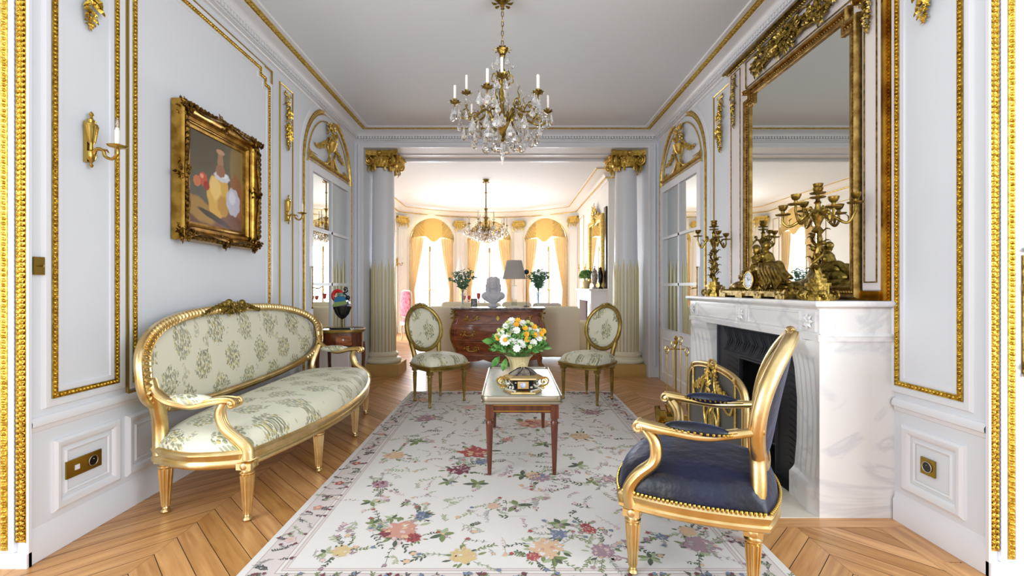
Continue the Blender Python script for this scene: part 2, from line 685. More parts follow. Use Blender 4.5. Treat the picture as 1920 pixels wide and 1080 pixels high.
# ================================================================ THE SETTING
R = random.Random(7)
CEIL = 3.13
XL, XR, Y0, Y1 = -1.975, 1.905, 1.88, 5.86     # the salon
WL = Fr((XL, 0, 0), (0, 1, 0), (0, 0, 1), (1, 0, 0))
WR = Fr((XR, 0, 0), (0, 1, 0), (0, 0, 1), (-1, 0, 0))
WP = Fr((0, Y1, 0), (1, 0, 0), (0, 0, 1), (0, -1, 0))
WC = Fr((0, Y0, 0), (1, 0, 0), (0, 0, 1), (0, -1, 0))
FH = Fr((0, 0, 0), (1, 0, 0), (0, 1, 0), (0, 0, 1))


def wallbox(name, *b, m='wall', parent=None):
    q = MB()
    q.box(*b)
    return q.build(name, M[m], parent, kind='structure', smooth=0)


# floor: boards of a chevron parquet, each its own island over the dark gap
q = MB()
q.box(-3.6, 3.2, -1.0, 13.2, -0.05, -0.0012)
q.build('floor_base', M['gap'], kind='structure', smooth=0).name = 'floor_1'
q = MB()
RW, PITCH, GAP = 0.482, 0.1345, 0.003
for k in range(-5, 10):
    x0 = -1.521 + RW * k
    up = 1 if k % 2 == 0 else -1           # boards of neighbouring rows lean against each other
    y = -1.4
    i = 0
    while y < 13.3:
        for (ya, yb) in ((y, y + PITCH),):
            g = GAP * 0.7
            xa, xb = x0 + 0.0006, x0 + RW - 0.0006
            dy = -RW * up
            ys = (ya + g, yb - g)
            sh = 0 if up > 0 else -RW
            P = [(xa, ys[0] + sh), (xb, ys[0] + dy + sh), (xb, ys[1] + dy + sh), (xa, ys[1] + sh)]
            lim = 1.752
            L = RW * 1.414
            q.add([(p[0], p[1], 0) for p in P], [(0, 1, 2, 3)],
                  uv=[[(0, 0), (L, 0), (L, .095), (0, .095)]])
        y += PITCH
q.build('floor_2', M['parquet'], kind='structure', smooth=0, recalc=False)
# border boards laid along the right wall and in front of the hearth
q = MB()
yy = 0.9
while yy < 2.18:
    q.add([(1.756, yy + .002, .0008), (1.905, yy + .002, .0008), (1.905, yy + .33, .0008), (1.756, yy + .33, .0008)], [(0, 1, 2, 3)],
          uv=[[(0, 0), (0, .15), (.33, .15), (.33, 0)]])
    yy += .335
q.add([(1.02, 2.182, .0012), (1.905, 2.182, .0012), (1.905, 2.27, .0012), (1.02, 2.27, .0012)], [(0, 1, 2, 3)],
      uv=[[(0, 0), (.9, 0), (.9, .09), (0, .09)]])
q.build('floor_3', M['parquet'], kind='structure', smooth=0, recalc=False)

wallbox('wall_left', -2.12, XL, Y0, Y1, 0, 3.4)
wallbox('wall_right', XR, 2.05, Y0, Y1, 0, 3.4)
wallbox('wall_front', -3.6, -2.12, Y0, 2.05, 0, 3.6)
wallbox('wall_front_right', 2.05, 3.6, Y0 - .06, 2.05, 0, 3.6).name = 'wall_camera_right'
wallbox('wall_camera_header', -3.6, 3.6, Y0, Y0 + .15, 3.0, 3.6)
wallbox('wall_camera_jamb', XR, 2.05, Y0 - .06, Y0, 0, 3.6)
wallbox('wall_portal_left', -3.6, -1.86, Y1, 6.40, 0, 3.5)
wallbox('wall_portal_right', 1.77, 3.2, Y1, 6.40, 0, 3.5)
wallbox('wall_portal_header', -1.86, 1.77, Y1, 6.40, 2.93, 3.5)
wallbox('ceiling', -2.12, 2.05, Y0, Y1, CEIL, 3.4, m='ceiling')

# ---- cornice of the salon
rect = [(XL, Y0 + .15), (XR, Y0 + .15), (XR, Y1), (XL, Y1)]
q = MB()
q.mould(FH, rect, [(-.24, CEIL), (-.235, CEIL - .012), (-.20, CEIL - .012), (-.195, CEIL - .006), (-.155, CEIL - .006), (-.15, CEIL - .016),
                   (-.135, CEIL - .02), (-.10, CEIL - .028), (-.075, CEIL - .045), (-.062, CEIL - .062), (-.062, CEIL - .07), (-.03, CEIL - .07),
                   (-.03, CEIL - .10), (-.045, CEIL - .102), (-.045, CEIL - .112), (-.02, CEIL - .12), (-.012, CEIL - .135), (0, CEIL - .14)])
trim(q, M['white'])
q = MB()
for (a, b) in (((XL + .045, Y0 + .2), (XL + .045, Y1 - .03)), ((XR - .045, Y0 + .2), (XR - .045, Y1 - .03)), ((XL + .06, Y1 - .045), (XR - .06, Y1 - .045))):
    for p, d in q.along([(a[0], a[1], 0), (b[0], b[1], 0)], False, .036):
        q.box(p.x - .011, p.x + .011, p.y - .011, p.y + .011, CEIL - .098, CEIL - .069)
trim(q, M['white'], smooth=0)
q = MB()
ins = [(XL + .175, Y0 + .32), (XR - .175, Y0 + .32), (XR - .175, Y1 - .175), (XL + .175, Y1 - .175)]
q.mould(FH, ins, [(.028, CEIL - .005), (.028, CEIL - .014), (.021, CEIL - .014), (.020, CEIL - .007), (-.020, CEIL - .007), (-.021, CEIL - .014), (-.028, CEIL - .014), (-.028, CEIL - .004)])
Fd = Fr((0, 0, 0), (1, 0, 0), (0, 1, 0), (0, 0, -1))
q.beads(Fd, ins, True, .034, .0165, .0195, -(CEIL - .007), .012, nseg=4)
trim(q, M['gilt_ceiling'])

# ---- panels of the side walls
PROF_W = [(.045, 0), (.042, .012), (.030, .018), (.022, .010), (.006, .010), (0, .004)]


def gilt_panel(F, u0, u1, v0, v1, wide=.012, step=.018, pts=None, white=True, double=False):
    pts = pts or [(u0, v0), (u1, v0), (u1, v1), (u0, v1)]
    if white:
        q = MB()
        q.mould(F, pts, [(-.035, 0), (-.034, .006), (-.012, .006)] + [(.012, .006), (.03, .016), (.042, .014), (.05, 0)])
        q.mould(F, pts, [(.012, .006), (.012, .008), (-.012, .008), (-.012, .006)])
        trim(q, M['white'])
    q = MB()
    q.mould(F, pts, [(wide, .006), (wide, .012), (wide * .75, .012), (wide * .7, .009), (-wide * .7, .009), (-wide * .75, .012), (-wide, .012), (-wide, .006)])
    q.beads(F, pts, True, step, step * .40, wide * .7, .009, .009, slant=.35)
    if double:
        o = .036
        P2 = [(a + (-o if a < (u0 + u1) / 2 else o), b + (-o if b < (v0 + v1) / 2 else o)) for a, b in pts]
        q.mould(F, P2, [(.006, .0), (.006, .012), (0, .017), (-.006, .012), (-.006, 0)])
    trim(q, M['gilt'])


def line_panel(F, pts, w=.006, m='gilt_line', closed=True):
    q = MB()
    q.mould(F, pts, [(w, 0), (w, .008), (0, .013), (-w, .008), (-w, 0)], closed)
    trim(q, M[m])


def rc(u0, u1, v0, v1):
    return [(u0, v0), (u1, v0), (u1, v1), (u0, v1)]


def drop_ornament(mb, F, u, v1, v0, w, n=.012):
    """ribbon bow, then leaves and blossoms hanging down to a point"""
    H = v1 - v0
    up = F.N
    # bow
    for s in (-1, 1):
        mb.tube([F(u, v1 - .05 * H, n), F(u + s * w * .35, v1 - .01 * H, n * 1.6), F(u + s * w * .45, v1 - .06 * H, n * 1.6), F(u, v1 - .06 * H, n)], .005, n=6)
        mb.tube(bez([F(u, v1 - .06 * H, n), F(u + s * w * .3, v1 - .13 * H, n * 1.4), F(u + s * w * .2, v1 - .2 * H, n), F(u + s * w * .5, v1 - .26 * H, n)], 5), .004, n=5)
    mb.tube([F(u, v1, n), F(u, v0 + .05 * H, n)], .004, n=6)
    t = .14
    while t < 1:
        env = (.35 + .65 * sin(min(1, (t - .1) * 1.6) * PI * .75)) * (1 - max(0, t - .75) * 3.2)
        env = max(.12, env) * (0.55 if .42 < t < .52 else 1)
        for s in (-1, 1):
            a = R.uniform(.3, 1.25)
            d = F.U * (s * sin(a)) - F.V * cos(a) + F.N * .2
            mb.leaf(F(u + s * R.uniform(0, .12) * w, v1 - t * H, n * R.uniform(.6, 1.6)), d, up, w * .5 * env * R.uniform(.8, 1.2), w * .28 * env, .3)
        if R.random() < .6:
            mb.ell(F(u + R.uniform(-.25, .25) * w * env, v1 - t * H, n * 1.8), w * .1 * env + .003, n=7, m=5)
        t += .035
    mb.leaf(F(u, v0 + .12 * H, n), -F.V, up, .12 * H, w * .25)


def cluster(mb, F, u, v, ru, rv, k, L, n=.015, flowers=.35, aim=None, rnd=R):
    for i in range(k):
        a, q_ = rnd.uniform(0, 2 * PI), rnd.random() ** .5
        uu, vv = u + ru * q_ * cos(a), v + rv * q_ * sin(a)
        h = n * (1.6 - q_ * .9)
        if rnd.random() < flowers:
            r = L * rnd.uniform(.22, .38)
            for j in range(5):
                b = j * 2 * PI / 5
                mb.ell(F(uu + r * .6 * cos(b), vv + r * .6 * sin(b), h), r * .5, n=6, m=4)
            mb.ell(F(uu, vv, h + r * .3), r * .4, n=6, m=4)
        else:
            b = a + rnd.uniform(-.7, .7) if aim is None else aim + rnd.uniform(-.6, .6)
            mb.leaf(F(uu, vv, h * .6), F.U * cos(b) + F.V * sin(b) + F.N * .25, F.N, L * rnd.uniform(.7, 1.2), L * .45, .25)


def garland(mb, F, p0, p1, sag, r, n=.012, k=26):
    for i in range(k + 1):
        t = i / k
        u = p0[0] + (p1[0] - p0[0]) * t
        v = p0[1] + (p1[1] - p0[1]) * t - sag * 4 * t * (1 - t)
        rr = r * (.6 + .7 * sin(PI * t))
        for j in range(2):
            mb.ell(F(u + R.uniform(-.5, .5) * rr, v + R.uniform(-.6, .6) * rr, n + R.uniform(0, rr * .5)), rr * R.uniform(.35, .6), n=6, m=4)
        b = R.uniform(0, 2 * PI)
        mb.leaf(F(u, v, n), F.U * cos(b) + F.V * sin(b) + F.N * .3, F.N, rr * 1.3, rr * .7)


# near panels
for F, u0, u1 in ((WL, 1.985, 2.30), (WR, 1.93, 2.245)):
    gilt_panel(F, u0, u1, .675, 2.86)
    q = MB()
    drop_ornament(q, F, (u0 + u1) / 2, 2.80, 2.345, .12)
    trim(q, M['gilt'])
# the wide panel behind the sofa, with stepped upper corners
s = .10
pts = [(2.41, .66), (3.76, .66), (3.76, 2.88 - s), (3.76 - .06, 2.88 - s), (3.76 - .06, 2.88 - .05), (3.76 - s - .03, 2.88 - .05), (3.76 - s - .03, 2.88), (2.41 + s + .03, 2.88), (2.41 + s + .03, 2.83), (2.41 + .06, 2.83), (2.41 + .06, 2.78), (2.41, 2.78)]
gilt_panel(WL, 2.41, 3.76, .66, 2.88, wide=.013, step=.02, pts=pts)
q = MB()
q.mould(WL, [(2.365, .60), (3.80, .60), (3.80, 2.93), (2.365, 2.93)], [(.005, 0), (.005, .014), (-.005, .014), (-.005, 0)])
trim(q, M['gilt_line'])
for F, u0, u1, v1 in ((WL, 3.94, 4.17, 2.91), (WR, 3.95, 4.26, 2.91)):
    line_panel(F, rc(u0, u1, .70, v1))
    q = MB()
    q.mould(F, rc(u0 + .02, u1 - .02, .72, v1 - .02), [(.008, 0), (.004, .006), (-.004, .002), (-.008, 0)])
    trim(q, M['white'])
    q = MB()
    drop_ornament(q, F, (u0 + u1) / 2, 2.87, 2.35, .13)
    trim(q, M['gilt'])
# chair rail and lower panels
for F, segs, low in ((WL, [(1.88, 4.37)], [(1.99, 2.31), (2.37, 3.80), (3.94, 4.17)]), (WR, [(1.82, 2.262)], [(1.925, 2.21)])):
    for a, b in segs:
        q = MB()
        q.mould(F, [(a, .575), (b, .575)], [(-.028, 0), (-.024, .012), (-.006, .022), (.010, .020), (.016, .010), (.034, .006), (.038, 0)], closed=False)
        trim(q, M['white'])
        q = MB()
        q.mould(F, [(a, .0), (b, .0)], [(-.001, 0), (-.001, .014), (-.105, .014), (-.115, .007), (-.13, .005), (-.14, 0)], closed=False)
        q.build('baseboard_' + ('left' if F is WL else 'right'), M['white'], kind='structure')
    for a, b in low:
        q = MB()
        q.mould(F, rc(a, b, .18, .47), [(.012, 0), (.010, .010), (-.002, .018), (-.016, .016), (-.03, .006), (-.034, .001)])
        q.mould(F, rc(a + .055, b - .055, .235, .415), [(.008, .0), (.002, .007), (-.006, .002)])
        trim(q, M['white'])

# ---- portal casing between the camera's room and the salon
for side, F, y in ((-1, WC, Y0), (1, Fr((0, Y0 - .06, 0), (1, 0, 0), (0, 0, 1), (0, -1, 0)), Y0 - .06)):
    a = -1.992 if side < 0 else 1.913
    q = MB()
    for u in (a,):
        q.fbox(F, u - .021, u + .021, .10, 3.2, 0, .006)
        for e in (-1, 1):
            q.tube([F(u + e * .019, .10, .006), F(u + e * .019, 3.2, .006)], .0045, n=6)
        v = .11
        while v < 3.2:
            for e in (-1, 1):
                q.leaf(F(u + e * .001, v, .007), F.U * e * .9 + F.V * .8 + F.N * .25, F.N, .021, .016, .3)
            q.ell(F(u, v + .012, .010), .005, n=6, m=4)
            v += .021
    trim(q, M['gilt'])
    a2 = -2.068 if side < 0 else 1.990
    q = MB()
    q.fbox(F, a2 - .014, a2 + .014, .065, 3.2, 0, .005)
    q.beads(F, [(a2, .07), (a2, 3.2)], False, .021, .0085, .011, .005, .010, slant=.5)
    trim(q, M['gilt'])
    q = MB()
    b0, b1 = (a2 - .05, -1.957) if side < 0 else (1.89, a2 + .05)
    q.mould(F, [(b1 if side < 0 else b0, 0), (b1 if side < 0 else b0, 3.0)], [(0, 0), (0, .012), (-.006, .016) if side < 0 else (.006, .016), (-.01, .012) if side < 0 else (.01, .012), (-.01, 0) if side < 0 else (.01, 0)], closed=False)
    um = (a + a2) / 2
    q.fbox(F, um - .012, um + .012, .06, 3.1, 0, .012)
    q.fbox(F, b0, b1, 0, .058, 0, .02)
    trim(q, M['white'])

# ---- portal to the far room: frame, soffit line, frieze
q = MB()
q.tube([(XL + .055, Y1 - .012, .14), (XL + .055, Y1 - .012, 2.97)], .02, n=10, sq=.7)
q.tube([(XR - .05, Y1 - .012, .14), (XR - .05, Y1 - .012, 2.97)], .02, n=10, sq=.7)
q.mould(WP, [(-1.86, 0), (-1.86, 2.93), (1.77, 2.93), (1.77, 0)], [(0, 0), (0, .016), (-.03, .016), (-.036, .008), (-.05, .006), (-.052, 0)], closed=False)
trim(q, M['white'])
q = MB()
q.box(-1.86, 1.77, 6.15, 6.17, 2.918, 2.93)
q.box(-1.86, 1.77, 6.38, 6.42, 2.90, 2.93)
trim(q, M['white'], smooth=0)

# ---- doors with mirrored panes in arched surrounds
def mirrored_door(n, F, u0, u1, hinge):
    uc, hw = (u0 + u1) / 2, (u1 - u0) / 2
    arc = lambda r, k=28: [(uc + r * cos(PI * i / k), 2.38 + r * sin(PI * i / k)) for i in range(k + 1)]
    outer = [(uc + hw, .0)] + arc(hw) + [(uc - hw, .0)]
    q = MB()
    q.mould(F, outer, [(.016, 0), (.016, .012), (.006, .020), (-.006, .020), (-.016, .012), (-.018, .004), (-.03, .004), (-.034, .010), (-.038, .004)], closed=False)
    trim(q, M['gilt_soft'])
    q = MB()
    q.mould(F, outer, [(.07, 0), (.066, .01), (.05, .016), (.02, .008), (.016, 0)], closed=False)
    trim(q, M['white'])
    q = MB()
    q.mould(F, arc(hw - .10), [(.006, 0), (.006, .010), (-.006, .010), (-.006, 0)], closed=False)
    q.mould(F, [(uc - hw + .10, 2.415), (uc + hw - .10, 2.415)], [(.005, 0), (.005, .012), (-.005, .012), (-.005, 0)], closed=False)
    # base frieze of the tympanum: twisted leaf band and a small trellis
    i = 0
    u = uc - hw + .12
    while u < uc + hw - .12:
        q.leaf(F(u, 2.435, .006), F.U * .9 + F.V * .35 + F.N * .3, F.N, .06, .034, .3)
        u += .045
    for k in range(7):
        for sd in (-1, 1):
            uu = uc + sd * (hw - .17 + .0 * k)
            q.tube([F(uu - .09 + .03 * k, 2.45, .01), F(uu - .05 + .02 * k, 2.52 - .006 * k, .01)], .004, n=5)
    for sd in (-1, 1):
        for k in range(3):
            q.tube([F(uc + sd * (hw - .13), 2.45 + .025 * k, .012), F(uc + sd * (hw - .30), 2.45 + .025 * k, .012)], .004, n=5)
    # basket with flowers on a pair of scrolls
    for sd in (-1, 1):
        q.tube(bez([F(uc + sd * .30, 2.45, .01), F(uc + sd * .15, 2.47, .02), F(uc + sd * .055, 2.56, .024), F(uc + sd * .12, 2.66, .022), F(uc + sd * .06, 2.74, .02)], 7), lambda t: .020 - .008 * t, n=7, sq=.7)
        garland(q, F, (uc + sd * .07, 2.76), (uc + sd * .42, 2.60), .05, .026, k=18)
    q.fbox(F, uc - .05, uc + .05, 2.43, 2.54, .005, .03)
    q.lathe([(.02, 0), (.045, .03), (.065, .09), (.07, .10), (.03, .10)], F(uc, 2.63, .02), n=12)
    cluster(q, F, uc, 2.83, .12, .11, 60, .06, .03, aim=None)
    trim(q, M['gilt_soft'])
    # leaf of the door
    d0, d1 = u0 + .07, u1 - .07
    q = MB()
    q.fbox(F, d0, d1, .0, 2.38, 0, .006)
    rows = [.64, 1.18, 1.74, 2.30]
    b = [(d0, d1, 2.30, 2.38), (d0, d1, 0, .64), (d0, d0 + .085, .64, 2.30), (d1 - .085, d1, .64, 2.30), (uc - .018, uc + .018, .64, 2.30)] + [(d0 + .085, d1 - .085, r - .015, r + .015) for r in rows[1:3]]
    for x in b:
        q.fbox(F, *x, .006, .034 if x[3] - x[2] > .05 and x[1] - x[0] > .05 else .028)
    q.mould(F, rc(d0 + .1, d1 - .1, .12, .52), [(.012, .034), (.008, .044), (-.004, .040), (-.01, .034)])
    dr = q.build('door_%d' % n, M['white'], kind='structure', smooth=0)
    cols = [(d0 + .085, uc - .018), (uc + .018, d1 - .085)]
    for r in range(3):
        for ca, cb_ in cols:
            q = MB()
            q.fbox(F, ca, cb_, rows[r] + .01, rows[r + 1] - .01, .007, .012)
            q.build('mirrored_pane', M['mirror'], dr, smooth=0)
    uh = d0 + .045 if hinge > 0 else d1 - .045
    q = MB()
    q.tube([F(uh, .95, .045), F(uh, 1.34, .045)], .006, n=8)
    q.ell(F(uh, 1.345, .045), .010)
    q.ell(F(uh, .945, .045), .010)
    q.tube(bez([F(uh, 1.14, .045), F(uh, 1.14, .075), F(uh + hinge * .05, 1.135, .085), F(uh + hinge * .13, 1.155, .08)], 5), .007, n=8)
    q.build('door_handle', M['bronze'], dr)


mirrored_door(1, WL, 4.385, 5.70, 1)
mirrored_door(2, WR, 4.43, 5.76, 1)

# ---- the far room with its round bay
FZ = 3.20
XFL, XFR = -2.85, 1.75
yj = BAYC.y + math.sqrt(BAYR ** 2 - (XFR - BAYC.x) ** 2)
wallbox('wall_far_left', XFL - .15, XFL, 6.40, 9.70, 0, 3.5, m='wall_warm')
wallbox('wall_far_left_end', XFL - .15, XFL, 11.0, yj, 0, 3.5, m='wall_warm')
wallbox('wall_far_right', XFR, XFR + .15, 8.1, yj, 0, 3.5, m='wall_warm')
wallbox('wall_far_recess', 2.4, 2.55, 6.40, 8.25, 0, 3.5, m='wall_warm')
wallbox('wall_far_pier', XFR + .15, 2.4, 8.1, 8.25, 0, 3.5, m='wall_warm')


def bayp(deg, r=BAYR):
    a = math.radians(deg)
    return Vec((BAYC.x + r * sin(a), BAYC.y + r * cos(a), 0))


edge = math.degrees(math.asin((XFR - BAYC.x) / BAYR))
arcpts = [(bayp(edge - i * 2 * edge / 40).x, bayp(edge - i * 2 * edge / 40).y) for i in range(41)]
poly = [(XFL, 6.4), (2.4, 6.4), (2.4, 8.1), (XFR, 8.1)] + arcpts
q = MB()
q.add([(x * 1.0, y, FZ) for x, y in poly], [tuple(range(len(poly)))])
q.add([(x * 1.0, y, FZ + .15) for x, y in poly], [tuple(range(len(poly)))])
q.build('ceiling_far', M['ceiling'], kind='structure', smooth=0)
q = MB()
q.mould(FH, poly, [(-.27, FZ), (-.265, FZ - .012), (-.20, FZ - .02), (-.12, FZ - .05), (-.07, FZ - .10), (-.06, FZ - .13), (-.03, FZ - .14), (-.02, FZ - .17), (0, FZ - .18)])
trim(q, M['wall_warm'])
q = MB()
q.mould(FH, poly, [(-.262, FZ - .006), (-.262, FZ - .022), (-.24, FZ - .022), (-.235, FZ - .006)])
q.mould(FH, poly, [(-.075, FZ - .118), (-.072, FZ - .135), (-.055, FZ - .138), (-.05, FZ - .12)])
trim(q, M['gilt_soft'])

nwall = 0
HW, SPR = .575, 2.36
breaks = [-edge, -43.3, -17.7, -12.8, 12.8, 18.2, 43.8, edge]
M['curtain_t'] = M['curtain']


def translucent(m, colr, f):
    nt = m.node_tree
    b = nt.nodes['Principled BSDF']
    out = [n for n in nt.nodes if n.type == 'OUTPUT_MATERIAL'][0]
    t = nd(nt, 'ShaderNodeBsdfTranslucent')
    t.inputs[0].default_value = lin(colr)
    mx = nd(nt, 'ShaderNodeMixShader')
    mx.inputs[0].default_value = f
    nt.links.new(b.outputs[0], mx.inputs[1])
    nt.links.new(t.outputs[0], mx.inputs[2])
    nt.links.new(mx.outputs[0], out.inputs[0])


def window_bay(F, h, wi, pos):
    q = MB()
    # wall with an arched opening
    top = 3.4
    K = 24
    for n0, n1 in ((-.25, 0),):
        q.fbox(F, -h - .02, -HW, 0, top, n0, n1)
        q.fbox(F, HW, h + .02, 0, top, n0, n1)
        for k in range(K):
            t0, t1 = PI * k / K, PI * (k + 1) / K
            u0_, v0_, u1_, v1_ = HW * cos(t0), SPR + HW * sin(t0), HW * cos(t1), SPR + HW * sin(t1)
            vs = [F(u0_, v0_, n0), F(u1_, v1_, n0), F(u1_, top, n0), F(u0_, top, n0), F(u0_, v0_, n1), F(u1_, v1_, n1), F(u1_, top, n1), F(u0_, top, n1)]
            q.add(vs, [(0, 1, 2, 3), (4, 7, 6, 5), (0, 4, 5, 1)])
    q.build('wall_bay_%d' % (wi + 11), M['wall_warm'], kind='structure', smooth=0, recalc=False)
    q = MB()
    q.mould(F, [(HW, 0)] + [(HW * cos(PI * k / 30), SPR + HW * sin(PI * k / 30)) for k in range(31)] + [(-HW, 0)], [(.028, 0), (.024, .012), (.006, .014), (0, 0)], closed=False)
    trim(q, M['gilt_soft'])
    # french window
    q = MB()
    n0, n1 = -.22, -.17
    for sd in (-1, 1):
        q.fbox(F, sd * HW - (.05 if sd > 0 else 0), sd * HW + (0 if sd > 0 else .05), 0, SPR + .1, n0, n1)
    q.fbox(F, -.026, .026, .0, 2.9, n0 + .002, n1 + .01)
    for v in (.05, .55, 1.07, 1.63, 2.28):
        q.fbox(F, -HW, HW, v - .013, v + .013, n0 + .004, n1 - .004)
    wd = q.build('window_%d' % (wi + 1), M['white'], kind='structure', smooth=0)
    q = MB()
    q.add([F(-HW, .0, -.195), F(HW, 0, -.195), F(HW, SPR + HW, -.195), F(-HW, SPR + HW, -.195)], [(0, 1, 2, 3)])
    q.build('window_glass', M['glass'], wd, smooth=0)
    q = MB()
    q.tube([F(.0, .4, -.145), F(0, 2.25, -.145)], .008, n=6)
    q.ell(F(0, 1.1, -.13), .028, .028, .028, n=8, m=6)
    q.fbox(F, -.02, .02, 2.12, 2.25, -.15, -.13)
    q.build('window_bolt', M['brass_plate'], wd)
    # curtains
    for sd in (-1, 1):
        def drape(a, b, sd=sd):
            v = 2.47 - 2.41 * b
            tt = min(1, max(0, (2.45 - v) / 1.35))
            inner = .25 + .235 * tt ** 1.3 if v > 1.05 else .485 - .06 * min(1, (1.05 - v))
            outer = .60
            u = outer + (inner - outer) * a
            pl = sin(a * 2 * PI * 5 + .4 * sin(v * 3))
            return F(sd * u, v, .040 + .030 * pl * (1 - .3 * tt))
        q = MB()
        q.grid(drape, 84, 34)
        q.grid(lambda a, b: drape(a, b) + F.N * .006, 84, 34)
        o = q.build('curtain', M['curtain'], smooth=180)
        tag(o, 'peach gold drape hanging on the %s side of the %s bay window' % ('left' if sd < 0 else 'right', pos), 'curtain', 'silk drapes of the bay windows')
    def swag(a, b):
        u = (2 * a - 1) * .60
        topv = SPR + math.sqrt(max(0, .36 - u * u)) + .01
        c = abs(u) / .60
        lo = 2.42 + (.07 * cos(PI * min(1, c / .42)) * -1 if c < .42 else .07 * 1 - .10 * (c - .42))
        lo = min(lo, topv - .004)
        v = topv + (lo - topv) * b
        if c < .42:
            k = .075 * math.sqrt(max(0, 1 - (c / .5) ** 2)) * (.5 + .5 * sin(PI * (.15 + .7 * b)))
            n = .085 + k + .003 * sin(b * 18)
        else:
            n = .105 + .026 * sin((v * 1.0 - abs(u) * 1.1) * 62)
        return F(u, v, n)
    q = MB()
    q.grid(swag, 70, 36)
    q.grid(lambda a, b: swag(a, b) + F.N * .006, 70, 36)
    o = q.build('swag_valance', M['swag'], smooth=180)
    tag(o, 'arched pale gold swag valance over the %s bay window' % pos, 'valance', 'swag valances of the bay windows')


translucent(M['curtain'], (238, 216, 178), .22)
translucent(M['swag'], (228, 200, 130), .3)
translucent(M['shade'], (230, 226, 220), .3)
names = ['left', 'middle', 'right']
nwall = 0
for i in range(7):
    a0, a1 = breaks[i], breaks[i + 1]
    p0, p1 = bayp(a0), bayp(a1)
    mid = (p0 + p1) / 2
    U = (p1 - p0).normalized()
    N = Vec((BAYC.x - mid.x, BAYC.y - mid.y, 0)).normalized()
    F = Fr(mid, U, (0, 0, 1), N)
    h = (p1 - p0).length / 2
    nwall += 1
    q = MB()
    if i % 2 == 0:
        q.fbox(F, -h - .03, h + .03, 0, 3.4, -.25, 0)
        q.build('wall_bay_%d' % nwall, M['wall_warm'], kind='structure', smooth=0)
        # pilaster with fluting and a gilt capital
        w = min(h * .82, .115)
        q = MB()
        q.fbox(F, -w, w, 0, 2.66, .0, .035)
        for k in range(5):
            u = -w * .75 + w * 1.5 * k / 4
            q.tube([F(u, .3, .036), F(u, 2.6, .036)], .007, n=6)
        q.fbox(F, -w - .02, w + .02, 0, .16, 0, .06)
        trim(q, M['wall_warm'])
        q = MB()
        w2 = w + .035
        q.fbox(F, -w2, w2, 2.92, 2.965, 0, .09)
        for sd in (-1, 1):
            q.lathe([(.012, -.04), (.062, -.035), (.062, .035), (.012, .04)], F(sd * w2 * .85, 2.86, .05), n=14, ax='y')
            q.leaf(F(sd * w2 * .85, 2.81, .07), -F.V, F.N, .14, .05)
            q.leaf(F(sd * w2 * .3, 2.84, .06), -F.V, F.N, .14, .05)
        q.fbox(F, -w, w, 2.80, 2.92, 0, .07)
        trim(q, M['gilt_soft'])
        continue
    window_bay(F, h, i // 2, names[i // 2])

# thin gold panel lines of the far room's side walls
WFL = Fr((XFL, 0, 0), (0, 1, 0), (0, 0, 1), (1, 0, 0))
WFR = Fr((XFR, 0, 0), (0, 1, 0), (0, 0, 1), (-1, 0, 0))
window_bay(Fr((XFL, 10.35, 0), (0, 1, 0), (0, 0, 1), (1, 0, 0)), .65, 3, 'side')
for a, b in ((6.7, 7.9), (8.1, 9.5), (11.15, 11.4)):
    line_panel(WFL, rc(a, b, .75, 2.85))
    line_panel(WFL, rc(a, b, .2, .58), m='wall_warm')
line_panel(WFR, rc(10.75, 11.45, .75, 2.85))
for F, a, b in ((WFL, 6.4, 9.7), (WFR, 8.1, yj)):
    q = MB()
    q.fbox(F, a, b, 0, .14, 0, .018)
    q.fbox(F, a, b, .64, .68, 0, .02)
    trim(q, M['wall_warm'], smooth=0)

